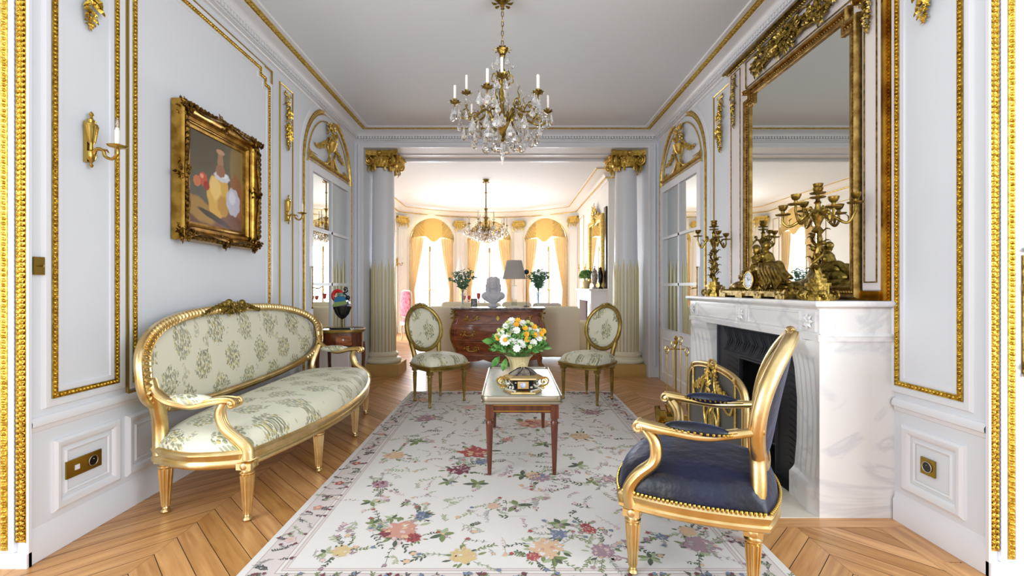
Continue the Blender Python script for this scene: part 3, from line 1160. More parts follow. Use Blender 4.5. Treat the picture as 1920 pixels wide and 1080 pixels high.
# ---- columns
def column(x, y, label):
    t = thing('column', label, 'column', (x, y, 0))
    q = MB()
    q.box(-.255, .255, -.24, .24, 0, .15)
    q.build('plinth', M['gilt_plinth'], t, smooth=0)
    q = MB()
    q.lathe([(.10, .15), (.222, .15), (.234, .165), (.236, .185), (.225, .205), (.205, .215), (.185, .222), (.182, .232), (.196, .245), (.200, .26), (.194, .275), (.175, .285), (.168, .30), (.1, .30)], n=40)
    q.build('base', M['cream_paint'], t)
    q = MB()
    q.lathe([(.158, .29), (.157, .8), (.154, 1.4), (.148, 2.0), (.140, 2.72)], n=64, flute=16, fd=.0)
    q.build('shaft', M['white'], t)
    q = MB()
    for k in range(22):
        a = 2 * PI * k / 22
        r = .153
        h = 1.34 + (.06 if k % 2 else 0)
        q.tube([(r * cos(a), r * sin(a), .29), (r * cos(a), r * sin(a), .9), (r * .992 * cos(a), r * .992 * sin(a), h), (r * .98 * cos(a), r * .98 * sin(a), h + .14)],
               [.0155, .0155, .0145, .001], n=8)
    q.build('reeding', M['cream_gilt'], t)
    q = MB()
    z = 2.93
    # concave-sided abacus
    ab = []
    for sd in range(4):
        for i in range(9):
            tt = i / 9
            u = -.25 + .5 * tt
            w = .25 - .045 * sin(PI * tt)
            c, s_ = [(1, 0), (0, 1), (-1, 0), (0, -1)][sd]
            p = (u, -w)
            ab.append((p[0] * c - p[1] * s_, p[0] * s_ + p[1] * c))
    q.prism(FH, ab, z - .045, z - .001)
    q.prism(FH, [(a * .93, b * .93) for a, b in ab], z - .065, z - .045)
    q.lathe([(.12, z - .20), (.165, z - .20), (.172, z - .17), (.19, z - .15), (.2, z - .11), (.19, z - .07), (.1, z - .06)], n=32)
    for k in range(28):
        a = 2 * PI * k / 28
        q.ell((.197 * cos(a), .197 * sin(a), z - .125), .014, .014, .024, n=6, m=5)
        q.ell((.172 * cos(a + .1), .172 * sin(a + .1), z - .188), .009, n=6, m=4)
    for k in range(4):
        a = PI / 4 + k * PI / 2
        d = Vec((cos(a), sin(a), 0))
        e = Vec((-sin(a), cos(a), 0))
        for sd in (-1, 1):
            Fv = Fr(d * .235 + e * sd * .02 + Vec((0, 0, 0)), d, (0, 0, 1), e * sd)
            q.scroll(Fv, 0, z - .125, .012, .070, 2.0, PI / 2, -1, .014)
        q.lathe([(.004, -.032), (.058, -.026), (.066, 0), (.058, .026), (.004, .032)], d * .235 + Vec((0, 0, z - .125)), n=16, ax='y') if False else q.ell(d * .235 + Vec((0, 0, z - .125)), .058, .03, .058, n=14, m=8, R=Matrix.Rotation(a, 3, 'Z'))
        # pendant leaves
        for j in range(3):
            q.leaf(d * (.215 - .01 * j) + e * (j - 1) * .03 + Vec((0, 0, z - .17)), (0, 0, -1), d, .11 - .02 * abs(j - 1), .035)
        # face: rosette, garlands and drops
        f = Vec((cos(a + PI / 4), sin(a + PI / 4), 0))
        g = Vec((-f.y, f.x, 0))
        q.ell(f * .215 + Vec((0, 0, z - .03)), .03, .02, .026, n=8, m=6)
        for sd in (-1, 1):
            for j in range(6):
                tt = j / 5
                q.ell(f * (.195) + g * sd * (.03 + .10 * tt) + Vec((0, 0, z - .07 - .05 * sin(PI * tt))), .016, n=6, m=5)
            for wd in (.065, .11):
                q.leaf(f * (.175 - (wd - .06)) + g * sd * wd + Vec((0, 0, z - .16)), (0, 0, -1), f, .10, .036, .1)
                q.leaf(f * (.17 - (wd - .06)) + g * sd * wd + Vec((0, 0, z - .20)), (0, 0, -1), f, .065, .03, .2)
    q.build('capital', M['gilt_cap'], t)


M['gilt_plinth'] = mat('gilt_plinth', (206, 172, 104), .4, .5, bump=(20, .1, .01))
M['cream_paint'] = mat('cream_paint', (232, 224, 196), .4)
M['cream_gilt'] = mat('cream_gilt', (218, 204, 152), .35, .35)
M['gilt_cap'] = mat('capital_gilt', (224, 192, 104), .34, .8, bump=(90, .5, .006), var=((190, 152, 62), 30))
column(-1.69, 6.16, 'white column with gilt capital at the left of the opening, near the side table')
column(1.565, 6.16, 'white column with gilt capital at the right of the opening, near the fire irons')
# ================================================================ FURNITURE
def turned_leg(mb, x, y, h, r, n=20, z0=0.0, flutes=10):
    """tapering turned leg with block, rings, flutes and bulb foot"""
    P = [(.45, 0), (.55, .01), (.62, .035), (.50, .06), (.38, .075), (.44, .09), (.40, .10), (.48, .2), (.62, .5), (.80, .78), (.84, .80), (.98, .815), (.98, .835), (.78, .85), (.72, .87), (1.0, .885), (1.0, .90)]
    mb.lathe([(a * r, z0 + b * h) for a, b in P], (x, y, 0), n=n)
    for k in range(flutes):
        a = 2 * PI * k / flutes
        mb.tube([(x + .46 * r * cos(a), y + .46 * r * sin(a), z0 + .12 * h), (x + .80 * r * cos(a), y + .80 * r * sin(a), z0 + .78 * h)], [r * .09, r * .14], n=5)
    mb.box(x - r, x + r, y - r, y + r, z0 + .895 * h, z0 + h)
    mb.ell((x, y - r, z0 + .95 * h), r * .5, r * .15, r * .5, n=8, m=5)
    mb.ell((x + r, y, z0 + .95 * h), r * .15, r * .5, r * .5, n=8, m=5)
    mb.ell((x - r, y, z0 + .95 * h), r * .15, r * .5, r * .5, n=8, m=5)


def outline(plan, k=16):
    o = []
    for i in range(k):
        o.append(plan(-1 + 2 * i / k, -1))
    for i in range(k):
        o.append(plan(1, -1 + 2 * i / k))
    for i in range(k):
        o.append(plan(1 - 2 * i / k, 1))
    for i in range(k):
        o.append(plan(-1, 1 - 2 * i / k))
    return o


def ccw(p):
    a = sum(p[i][0] * p[(i + 1) % len(p)][1] - p[(i + 1) % len(p)][0] * p[i][1] for i in range(len(p)))
    return p if a > 0 else p[::-1]


def se(t, n):
    c, s_ = cos(t), sin(t)
    return (math.copysign(abs(c) ** (2 / n), c), math.copysign(abs(s_) ** (2 / n), s_))


# ---------------------------------------------------------------- SOFA
sofa = thing('sofa', 'long gilded sofa in pale green floral brocade against the left wall, under the framed painting', 'sofa', (-1.5, 3.22, 0))
yc, hl = 3.21, .965


def splan(a, b):
    a2, b2 = a * math.sqrt(1 - .10 * b * b), b * math.sqrt(1 - .10 * a * a)
    y = yc + hl * a2 * (1.035 if b > 0 else 1.035 + .055 * b)
    xf = -1.13 - .15 * a * a
    xb = -1.79
    return (xb + (xf - xb) * (b2 * 1.05 + 1) / 2, y)


q = MB()
q.grid(cushion_pts(splan, .345, .105, 60, 30, 8, .5, .022), 90, 40)
q.grid(lambda u, v: (*splan(2 * u - 1, 2 * v - 1), .30), 8, 4)
ol = ccw(outline(splan, 24))
q.build('seat', M['fabric_sofa'], sofa, world=True, smooth=60)
q = MB()
q.mould(FH, ol, [(-.03, .262), (.004, .262), (.012, .272), (.012, .29), (.004, .30), (.010, .315), (.016, .33), (.008, .343), (-.004, .348), (-.02, .348)])
q.build('seat_rail', M['gold_wood'], sofa, world=True)
for x, y in ((-1.285, 2.25), (-1.185, 2.85), (-1.185, 3.52), (-1.30, 4.15), (-1.745, 2.33), (-1.76, 4.13)):
    q = MB()
    turned_leg(q, x, y, .29, .036)
    q.build('leg', M['gold_wood'], sofa, world=True)
BC, BH, BL = .722, .262, 1.015


def sback(t, k=1.0, off=0.0):
    c, s_ = se(t, 2.9)
    y = yc + BL * c * k
    z = BC + BH * s_ * k + .018 * (1 - c * c) * max(0, s_) * k
    x = -1.865 + .115 * abs(c * k) ** 3.2 - .10 * (z - .6) + off
    return Vec((x, y, z))


def upholst(fr, nu, nv, bulge, sign=1):
    def fn(u, v):
        t = 2 * PI * u
        k = v
        p = fr(t, k * .97 + .0)
        return p + Vec((1, 0, 0)) * bulge * sign * math.sqrt(max(0, 1 - k ** 4))
    return fn


q = MB()
q.grid(upholst(lambda t, k: sback(t, k * .965), 0, 0, .035), 96, 22, cu=True)
q.grid(upholst(lambda t, k: sback(t, k * .965, -.02), 0, 0, .01, -1), 64, 6, cu=True)
q.build('backrest', M['fabric_sofa'], sofa, world=True, smooth=70)
q = MB()
N_ = 150
ring = [sback(2 * PI * i / N_, 1.0) for i in range(N_)]
q.tube(ring, .027, n=12, closed=True, sq=1.0)
q.tube([sback(2 * PI * i / N_, 1.03, .012) for i in range(N_)], .011, n=8, closed=True)
q.tube([sback(2 * PI * i / N_, .955, .026) for i in range(N_)], .008, n=8, closed=True)
# gadrooned ribs across the frame
acc = 0
prev = None
for i in range(900):
    t = 2 * PI * i / 900
    p = sback(t, .995, .018)
    if prev is not None:
        acc += (p - prev).length
    if prev is not None and acc > .0295:
        acc = 0
        d = (p - prev).normalized()
        o = (p - Vec((p.x, yc + (p.y - yc) * .9, BC))).normalized()
        e = d.cross(Vec((1, 0, 0))).normalized()
        Rm = Matrix((Vec((1, 0, 0)), e, d)).transposed()
        if p.z > BC - .20:
            q.ell(p, .024, .029, .0125, n=8, m=6, R=Rm)
    prev = p
q.build('back_frame', M['gold_wood'], sofa, world=True)
# carved crest of roses
q = MB()
FB = Fr((-1.885, 0, 0), (0, 1, 0), (0, 0, 1), (1, 0, 0))
cluster(q, FB, 3.10, 1.005, .16, .030, 80, .036, .03, .6)
for sd in (-1, 1):
    for j in range(7):
        q.leaf(FB(3.10 + sd * (.10 + .03 * j), 1.012 - .004 * j, .01), FB.U * sd + FB.V * (.5 - .12 * j), FB.N, .06, .03)
for k in range(5):
    q.ell(FB(3.0 + .05 * k, 1.03 + .014 * sin(k * 1.7), .02), .024, n=9, m=6)
q.build('carved_crest', M['bronze'], sofa, world=True)
for sd in (-1, 1):
    ya = yc + sd * .955
    yb = yc + sd * .975
    q = MB()
    path = bez([(-1.74, yb, .70), (-1.72, yb, .635), (-1.65, yb, .585), (-1.56, ya, .563), (-1.47, ya, .580), (-1.40, ya, .588), (-1.345, ya, .583)], 6)
    q.tube(path, lambda t: .021 + .012 * sin(t * PI) ** .5 * (1 if t < .7 else 1.1), n=12, sq=.62, up=(0, 0, 1))
    q.tube([p + Vec((0, .022 * -sd, .013)) for p in path[12:]], .006, n=6)
    q.tube([p + Vec((0, .022 * sd, .013)) for p in path[12:]], .006, n=6)
    Fa = Fr((-1.352, ya, .572), (1, 0, 0), (0, 0, 1), (0, sd, 0))
    for e in (-1, 1):
        Fa = Fr((-1.352, ya + e * .030, .575), (1, 0, 0), (0, 0, 1), (0, e, 0))
        q.scroll(Fa, 0, 0, 0, .022, 1.5, PI / 2, -1, .008)
    q.ell((-1.352, ya, .575), .026, .032, .025, n=12, m=8)
    q.build('armrest', M['gold_wood'], sofa, world=True)
    q = MB()
    q.ell((-1.585, ya, .588), .135, .038, .032, n=16, m=10)
    q.build('arm_pad', M['fabric_sofa'], sofa, world=True)
    q = MB()
    pth = bez([(-1.405, ya, .575), (-1.425, ya, .52), (-1.40, ya, .45), (-1.335, ya, .395), (-1.292, ya, .35), (-1.285, ya, .30)], 6)
    q.tube(pth, lambda t: .022 + .012 * t, n=10, sq=.8, up=(0, 1, 0))
    for e in (-1, 1):
        q.tube([p + Vec((.018, e * .014, .008)) for p in pth], .005, n=6)
    q.build('arm_support', M['gold_wood'], sofa, world=True)
    q = MB()
    q.tube(bez([(-1.74, yb - sd * .01, .62), (-1.765, yc + sd * .90, .50), (-1.77, yc + sd * .885, .42), (-1.755, yc + sd * .90, .30)], 6), .036, n=10, sq=.8)
    q.build('back_stile', M['gold_wood'], sofa, world=True)

# ---------------------------------------------------------------- OVAL-BACK CHAIRS
def ovalchair(loc, rz, label, arms=False):
    if not arms:
        t = thing('dining_chair', label, 'chair', loc, rz)
        fab, gold = M['fabric_chair'], M['gold_green']
        LH, RT, SH, wf, wr, d = .345, .392, .085, .235, .185, .205
        legs = ((.205, .165), (-.205, .165), (.155, -.17), (-.155, -.17))
        oc, oh, ow, yb, tilt = .715, .222, .205, -.215, .16
        lr = .024
    else:
        t = thing('armchair', label, 'armchair', loc, rz)
        fab, gold = M['velvet'], M['gold_wood']
        LH, RT, SH, wf, wr, d = .262, .325, .115, .285, .225, .255
        legs = ((.262, .215), (-.262, .215), (.195, -.205), (-.195, -.205))
        oc, oh, ow, yb, tilt = .69, .255, .235, -.245, .06
        lr = .032

    def plan(a, b):
        a2, b2 = a * math.sqrt(1 - .22 * b * b), b * math.sqrt(1 - .22 * a * a)
        w = wr + (wf - wr) * (b2 + 1) / 2
        return (1.1 * a2 * w, 1.12 * d * b2 + .03 * max(0, b2) * (1 - a2 * a2))
    q = MB()
    q.grid(cushion_pts(plan, RT - .005, SH, p=6, q=.45, crown=.018), 36, 30)
    q.grid(lambda u, v: (*plan(2 * u - 1, 2 * v - 1), RT - .02), 6, 6)
    q.build('seat', fab, t, smooth=60)
    ol = ccw(outline(plan, 14))
    q = MB()
    h = RT - LH + .002
    z = LH - .002
    q.mould(FH, ol, [(-.03, z), (.002, z), (.010, z + .12 * h), (.010, z + .3 * h), (.003, z + .4 * h), (.008, z + .6 * h), (.014, z + .85 * h), (.004, z + h), (-.03, z + h)])
    if arms:
        q.beads(FH, ol, True, .05, .016, .010, z + .3 * h, .001) if False else None
    q.build('seat_rail', gold, t)
    for x, y in legs:
        q = MB()
        if y > 0 or arms:
            turned_leg(q, x, y, LH, lr)
        else:
            turned_leg(q, x, y, LH, lr * .92)
        q.build('leg', gold, t)

    def yz(z):
        k = max(0, z - RT)
        return yb + .02 - tilt * k - (.18 if arms else .14) * k * k

    def rim(a, k=1.0, off=0.0):
        x = ow * cos(a) * k
        zz = oc + oh * sin(a) * k
        return Vec((x, yz(zz) + .10 * x * x / ow * (2.0 if arms else 1.2) + off, zz))
    q = MB()
    for sg, bl in ((1, .026), (-1, .024)):
        q.grid(lambda u, v: rim(2 * PI * u, v * .93) + Vec((0, sg * bl * math.sqrt(max(0, 1 - v ** 4)), 0)), 40, 12, cu=True)
    q.build('backrest', fab, t, smooth=70)
    q = MB()
    n = 64
    fr_ = .022 if not arms else .027
    q.tube([rim(2 * PI * i / n) for i in range(n)], fr_, n=10, closed=True)
    for off in (fr_ * .9, -fr_ * .9):
        q.tube([rim(2 * PI * i / n, .95, off * .8) for i in range(n)], .007, n=6, closed=True)
        q.tube([rim(2 * PI * i / n, 1.05, off * .6) for i in range(n)], .007, n=6, closed=True)
    for sd in (-1, 1):
        a = -.62 if not arms else -.80
        p = rim(a if sd > 0 else PI - a)
        q.tube(bez([(sd * legs[2][0], legs[2][1] + .005, LH - .01), (sd * (legs[2][0] - .008), legs[2][1] - .015, RT + .05), p + Vec((0, 0, -.02)), p + Vec((sd * .005, 0, .02))], 5), lambda t_: .026 - .004 * t_ if not arms else .028, n=10)
    q.build('back_frame', gold, t)
    q = MB()
    top = rim(PI / 2)
    for j in range(4):
        for sd in (-1, 1):
            q.leaf(top + Vec((sd * (.012 + .022 * j), .004, .008 - .003 * j * j)), (sd, 0, .35 - .2 * j), (0, .6, 1), .042, .028)
    q.ell(top + Vec((0, .004, .022)), .020 if not arms else .03, .018, .016, n=8, m=6)
    q.build('carved_crest', gold, t)
    if not arms:
        return t
    # nail heads
    q = MB()
    for p, dd in q.along([(x, y, 0) for x, y in ol], True, .0155):
        c = Vec((p.x, p.y, 0))
        o = Vec((dd.y, -dd.x, 0))
        q.ell(c + o * .008 + Vec((0, 0, RT + .006)), .0068, n=7, m=4)
    q.build('nail_trim', M['brass'], t)
    for sd in (-1, 1):
        q = MB()
        xa = sd * .265
        pth = bez([(sd * .222, -.238, .622), (sd * .238, -.17, .606), (sd * .27, -.05, .585), (sd * .278, .08, .590), (sd * .272, .19, .600)], 7)
        q.tube(pth, lambda t_: .020 + .010 * t_, n=12, sq=.72, up=(0, 0, 1))
        for e in (-1, 1):
            q.tube([p + Vec((e * .020, 0, .011)) for p in pth[8:]], .0055, n=6)
            Fa = Fr((sd * .271 + e * .027, .185, .590), (0, 1, 0), (0, 0, 1), (e, 0, 0))
            q.scroll(Fa, 0, 0, 0, .021, 1.4, PI / 2, -1, .007)
        q.ell((sd * .271, .187, .590), .029, .026, .024, n=12, m=8)
        q.build('armrest', gold, t)
        q = MB()
        pp = bez([(sd * .265, .155, .58), (sd * .262, .125, .53), (sd * .262, .13, .46), (sd * .272, .19, .40), (sd * .272, .225, .34), (sd * .265, .222, .27)], 6)
        q.tube(pp, lambda t_: .022 + .013 * t_, n=10, sq=.85)
        for e in (-1, 1):
            q.tube([p + Vec((e * .020, .016, 0)) for p in pp], .0055, n=6)
        q.build('arm_support', gold, t)
        q = MB()
        q.ell((sd * .268, -.02, .607), .034, .115, .026, n=16, m=10)
        pd = q.build('arm_pad', M['velvet'], t)
        q = MB()
        for i in range(34):
            a = 2 * PI * i / 34
            q.ell((sd * .268 + .037 * cos(a), -.02 + .120 * sin(a), .603), .0062, n=6, m=4)
        q.build('nail_trim', M['brass'], pd)
    # velvet outer cover under the oval
    q = MB()
    q.grid(lambda u, v: (-.16 + .32 * u, -.268 + .02 * cos((u - .5) * 3), .33 + .09 * v), 10, 3)
    return t


def heading(dx, dy):
    return math.atan2(dy, dx) - PI / 2


ovalchair((-.715, 4.575, .0105), heading(.237, -.245), 'gilt oval-back side chair on the left of the low table, turned towards it')
ovalchair((.815, 4.66, .0105), heading(-.21, -.21), 'gilt oval-back side chair on the right of the low table, near the right column')
# armchair: front-near leg (.444,1.82), rear-near (.83,1.60)
AR = heading(-.87, .49)
ovalchair((.805, 1.94, .0105), AR, 'gilded open armchair in midnight blue velvet with brass nail trim, standing at the rug edge', arms=True)

# ---------------------------------------------------------------- COFFEE TABLE
ct = thing('coffee_table', 'low mahogany table with pale marble top and metal rim, in the middle of the rug', 'coffee table', (.077, 3.24, 0))


def rrect(x0, x1, y0, y1, r, k=6):
    o = []
    for cx, cy, a0 in ((x1 - r, y0 + r, -PI / 2), (x1 - r, y1 - r, 0), (x0 + r, y1 - r, PI / 2), (x0 + r, y0 + r, PI)):
        for i in range(k + 1):
            a = a0 + PI / 2 * i / k
            o.append((cx + r * cos(a), cy + r * sin(a)))
    return o


tx0, tx1, ty0, ty1 = -.165, .318, 2.735, 3.76
q = MB()
q.prism(FH, rrect(tx0 + .008, tx1 - .008, ty0 + .008, ty1 - .008, .035), .452, .474)
q.build('marble_top', M['marble_top'], ct, world=True, smooth=0)
q = MB()
rr_ = rrect(tx0, tx1, ty0, ty1, .04)
q.mould(FH, rr_, [(-.01, .435), (.0, .435), (.004, .440), (.004, .449), (-.002, .452), (.004, .456), (.006, .466), (.004, .482), (-.001, .485), (-.006, .482), (-.007, .474)])
M['silver'] = mat('silvered_rim', (196, 190, 172), .3, 1.0)
q.build('metal_rim', M['silver'], ct, world=True)
q = MB()
q.box(tx0 + .035, tx1 - .035, ty0 + .035, ty0 + .052, .375, .436)
q.box(tx0 + .035, tx1 - .035, ty1 - .052, ty1 - .035, .375, .436)
q.box(tx0 + .035, tx0 + .052, ty0 + .035, ty1 - .035, .375, .436)
q.box(tx1 - .052, tx1 - .035, ty0 + .035, ty1 - .035, .375, .436)
q.build('apron', M['wood_dark'], ct, world=True, smooth=0)
q = MB()
for (x0, x1, y) in ((tx0 + .06, tx1 - .06, ty0 + .034),):
    q.box(x0, x1, y - .002, y + .002, .384, .389)
    q.box(x0, x1, y - .002, y + .002, .420, .424)
q.build('brass_inlay', M['brass'], ct, world=True, smooth=0)
for x in (tx0 + .045, tx1 - .045):
    for y in (ty0 + .045, ty1 - .045):
        q = MB()
        q.box(x - .024, x + .024, y - .024, y + .024, .345, .4355)
        q.lathe([(.011, 0), (.0125, .02), (.022, .30), (.024, .315), (.019, .325), (.019, .333), (.024, .34), (.024, .346)], (x, y, 0), n=16)
        lg = q.build('leg', M['wood_dark'], ct, world=True)

ct.location.z += .0105
# ---------------------------------------------------------------- COMMODE
cm = thing('commode', 'bombe mahogany chest of drawers with gilt mounts, between the two columns behind the flowers', 'chest of drawers', (-.165, 6.84, 0))
CX = -.165


def bomb(v):      # v: height 0..1 -> half width, front depth
    w = .60 + .085 * sin(PI * min(1, max(0, (v - .12) / .80))) ** 1.2 + .05 * max(0, v - .80) / .2 + .03 * max(0, .12 - v) / .12
    f = .03 + .05 * sin(PI * min(1, max(0, (v - .15) / .8)))
    return w, f


def bfront(u, v):
    w, f = bomb(v)
    a = 2 * u - 1
    y = 6.66 - f - .055 * (1 - a * a)
    return Vec((CX + w * a, y, .13 + .70 * v))


q = MB()
q.grid(bfront, 40, 30)
q.grid(lambda u, v: Vec((bfront(0, v).x, bfront(0, v).y + (7.07 - bfront(0, v).y) * u, bfront(0, v).z)), 6, 30)
q.grid(lambda u, v: Vec((bfront(1, v).x, bfront(1, v).y + (7.07 - bfront(1, v).y) * u, bfront(1, v).z)), 6, 30)
q.build('carcass', M['wood_red'], cm, world=True, smooth=60)
q = MB()
# apron with a scalloped lower edge
q.grid(lambda u, v: bfront(u, 0) + Vec((0, .004, -(.02 + .05 * (1 - abs(2 * u - 1) ** 2) ** 1 * abs(cos(3 * PI * (u - .5)))) * (1 - v) - .0 * v)), 48, 2)
q.build('apron', M['wood_red'], cm, world=True)
for i, (v0, v1) in enumerate(((.055, .335), (.375, .655), (.70, .95))):
    q = MB()
    q.grid(lambda u, v: bfront(.045 + .91 * u, v0 + (v1 - v0) * v) + Vec((0, -.012, 0)), 36, 8)
    for (ua, ub, va, vb) in ((0, 1, 0, 0), (0, 1, 1, 1), (0, 0, 0, 1), (1, 1, 0, 1)):
        pth = [bfront(.045 + .91 * (ua + (ub - ua) * k / 20), v0 + (v1 - v0) * (va + (vb - va) * k / 20)) + Vec((0, -.010, 0)) for k in range(21)]
        q.tube(pth, .006, n=5)
    dw = q.build('drawer', M['wood_red'], cm, world=True, smooth=60)
    for sd in (-1, 1):
        uc = .5 + sd * .30
        vc = (v0 + v1) / 2
        p = bfront(uc, vc) + Vec((0, -.018, 0))
        q = MB()
        Fh = Fr(p, (1, 0, 0), (0, 0, 1), (0, -1, 0))
        for e in (-1, 1):
            cluster(q, Fh, e * .075, .005, .030, .022, 9, .035, .01, .3)
        q.tube(bez([Fh(-.07, .0, .012), Fh(-.05, -.022, .028), Fh(0, -.030, .032), Fh(.05, -.022, .028), Fh(.07, 0, .012)], 6), .006, n=8)
        q.build('drawer_handle', M['gilt_soft'], dw, world=True)
    q = MB()
    Fh = Fr(bfront(.5, (v0 + v1) / 2) + Vec((0, -.016, 0)), (1, 0, 0), (0, 0, 1), (0, -1, 0))
    q.prism(Fh, [(.02 * cos(a * PI / 6) * (1.2 if a % 3 == 0 else 1), .03 * sin(a * PI / 6) * (1.2 if a % 3 == 0 else 1)) for a in range(12)], 0, .005)
    q.build('keyhole_plate', M['gilt_soft'], dw, world=True)
q = MB()
tp = []
for k in range(25):
    a = -1 + 2 * k / 24
    tp.append((CX + .675 * a, 6.60 - .075 * (1 - a * a) + .02 * abs(a) ** 6))
tp += [(CX + .675, 7.08), (CX - .675, 7.08)]
q.prism(FH, tp, .832, .856)
q.mould(FH, tp, [(-.01, .826), (.004, .832), (.010, .842), (.006, .856), (-.01, .857)])
q.build('stone_top', M['marble_dark'], cm, world=True)
for sd in (-1, 1):
    q = MB()
    pth = [bfront(0 if sd < 0 else 1, k / 20) + Vec((sd * .004, -.006, 0)) for k in range(21)]
    q.tube(pth, .010, n=6)
    cluster(q, Fr(pth[-2], (1, 0, 0), (0, 0, 1), (0, -1, 0)), 0, -.04, .022, .05, 16, .04, .012, .2)
    q.tube(bez([pth[0], pth[0] + Vec((-sd * .01, -.01, -.06)), pth[0] + Vec((sd * .03, -.03, -.128))], 5), .012, n=6)
    q.ell(pth[0] + Vec((sd * .03, -.03, -.122)), .016, .016, .01, n=8, m=5)
    q.build('gilt_mount', M['gold_green'], cm, world=True)
    for yy in (6.60, 7.02):
        q = MB()
        x = CX + sd * .60
        q.tube(bez([(x, yy, .16), (x - sd * .01, yy, .09), (x + sd * .025, yy - .01, .006)], 5), lambda t: .038 - .022 * t, n=8)
        q.build('leg', M['wood_red'], cm, world=True)

# ---------------------------------------------------------------- SIDE TABLE by the left door
st = thing('side_table', 'small mahogany side table with drawer and brass-rimmed stone top, behind the sofa end', 'side table', (-1.65, 4.50, 0))
sx, sy, sr = -1.65, 4.50, .215
tp = [(sx + sr * se(2 * PI * k / 32, 2.6)[0], sy + .19 * se(2 * PI * k / 32, 2.6)[1]) for k in range(32)]
q = MB()
q.prism(FH, tp, .722, .738)
q.build('stone_top', M['marble_dark'], st, world=True)
q = MB()
q.mould(FH, tp, [(-.01, .712), (.004, .714), (.008, .722), (.008, .738), (.002, .745), (-.004, .739)])
q.build('brass_rim', M['gold_green'], st, world=True)
q = MB()
tp2 = [(sx + (a - sx) * .93, sy + (b - sy) * .93) for a, b in tp]
q.prism(FH, tp2, .565, .714)
q.build('apron', M['wood_dark'], st, world=True, smooth=30)
q = MB()
q.box(sx + .02, sx + .165, sy - .19, sy - .174, .60, .69)
dr = q.build('drawer', M['wood_red'], st, world=True, smooth=0)
q = MB()
q.ell((sx + .09, sy - .197, .65), .009, n=10, m=6)
q.build('knob', M['candle'], dr, world=True)
for dx, dy in ((-1, -1), (1, -1), (-1, 1), (1, 1)):
    q = MB()
    x, y = sx + dx * .165, sy + dy * .14
    q.tube(bez([(x, y, .60), (x + dx * .008, y + dy * .008, .45), (x, y, .2), (x + dx * .016, y + dy * .016, .005)], 6), lambda t: .022 - .011 * t, n=8)
    q.build('leg', M['wood_dark'], st, world=True)
q = MB()
q.prism(FH, [(sx + (a - sx) * .72, sy + (b - sy) * .72) for a, b in tp], .22, .235)
q.build('lower_shelf', M['wood_dark'], st, world=True)

# ---------------------------------------------------------------- FIREPLACE
fp = thing('fireplace', 'white marble fireplace with a dark iron surround on the right wall', 'fireplace', (1.72, 3.08, 0))
FS = Fr((0, 0, 0), (1, 0, 0), (0, 0, 1), (0, 1, 0))      # u=x v=z n=y
q = MB()
for ya, yb, flip in ((2.27, 2.55, 1), (3.88, 3.60, -1)):
    q = MB()
    prof = [(.0, -.03), (.135, -.03), (.145, -.012), (.16, 0), (.30, .012), (.52, .015), (.70, .0), (.80, -.018), (.85, -.038), (.875, -.035)]
    nn = 6

    def leg(u, v):
        k = v * 36
        z = v * .875
        # interpolate profile
        for (z0, d0), (z1, d1) in zip(prof[:-1], prof[1:]):
            if z0 <= z <= z1 + 1e-6:
                dd = d0 + (d1 - d0) * (z - z0) / (z1 - z0)
                break
        y = ya + (yb - ya) * u
        x = 1.535 + .05 * u + dd * min(1, u * 4)
        fl = .004 * cos(u * 2 * PI * 5) if .18 < z < .78 and .1 < u < .9 else 0
        return Vec((x + fl, y, z))
    q.grid(leg, 30, 48)
    q.grid(lambda u, v: Vec((leg(1, v).x + (1.70 - leg(1, v).x) * u, yb, v * .875)), 2, 48)
    q.grid(lambda u, v: Vec((1.535 + (XR - 1.535) * u, ya, v * .875)), 1, 1)
    q.build('marble_leg', M['marble'], fp, world=True, smooth=50)
q = MB()
q.box(1.535, XR, 2.27, 3.88, .905, 1.035)
q.box(1.525, XR, 2.262, 3.888, .875, .907)
q.mould(FH, [(1.535, 2.27), (XR, 2.27)], [(.012, .90), (.006, .912), (0, .915)], closed=False)
WF = Fr((1.535, 0, 0), (0, 1, 0), (0, 0, 1), (-1, 0, 0))
for a, b in ((2.42, 2.94), (3.10, 3.74)):
    q.mould(WF, rc(a, b, .925, 1.015), [(.006, 0), (.003, .008), (-.003, .008), (-.006, 0)])
for yy in (2.34, 3.02, 3.81):
    q.fbox(WF, yy - .05, yy + .05, .92, 1.02, 0, .010)
    for k in range(8):
        a = k * PI / 4
        q.leaf(WF(yy, .97, .011), WF.U * cos(a) + WF.V * sin(a), WF.N, .042, .024, .2)
    q.ell(WF(yy, .97, .016), .010, n=8, m=5)
q.build('frieze', M['marble'], fp, world=True, smooth=30)
q = MB()
sh = [(XR, 2.25), (XR, 3.90), (1.505, 3.90), (1.505, 2.25)]
sh = ccw(sh)
q.prism(FH, sh, 1.048, 1.075)
q.mould(FH, sh, [(-.04, 1.03), (-.022, 1.034), (-.012, 1.044), (0, 1.048), (.004, 1.055), (.004, 1.068), (0, 1.075)])
q.build('mantel_shelf', M['marble'], fp, world=True, smooth=30)
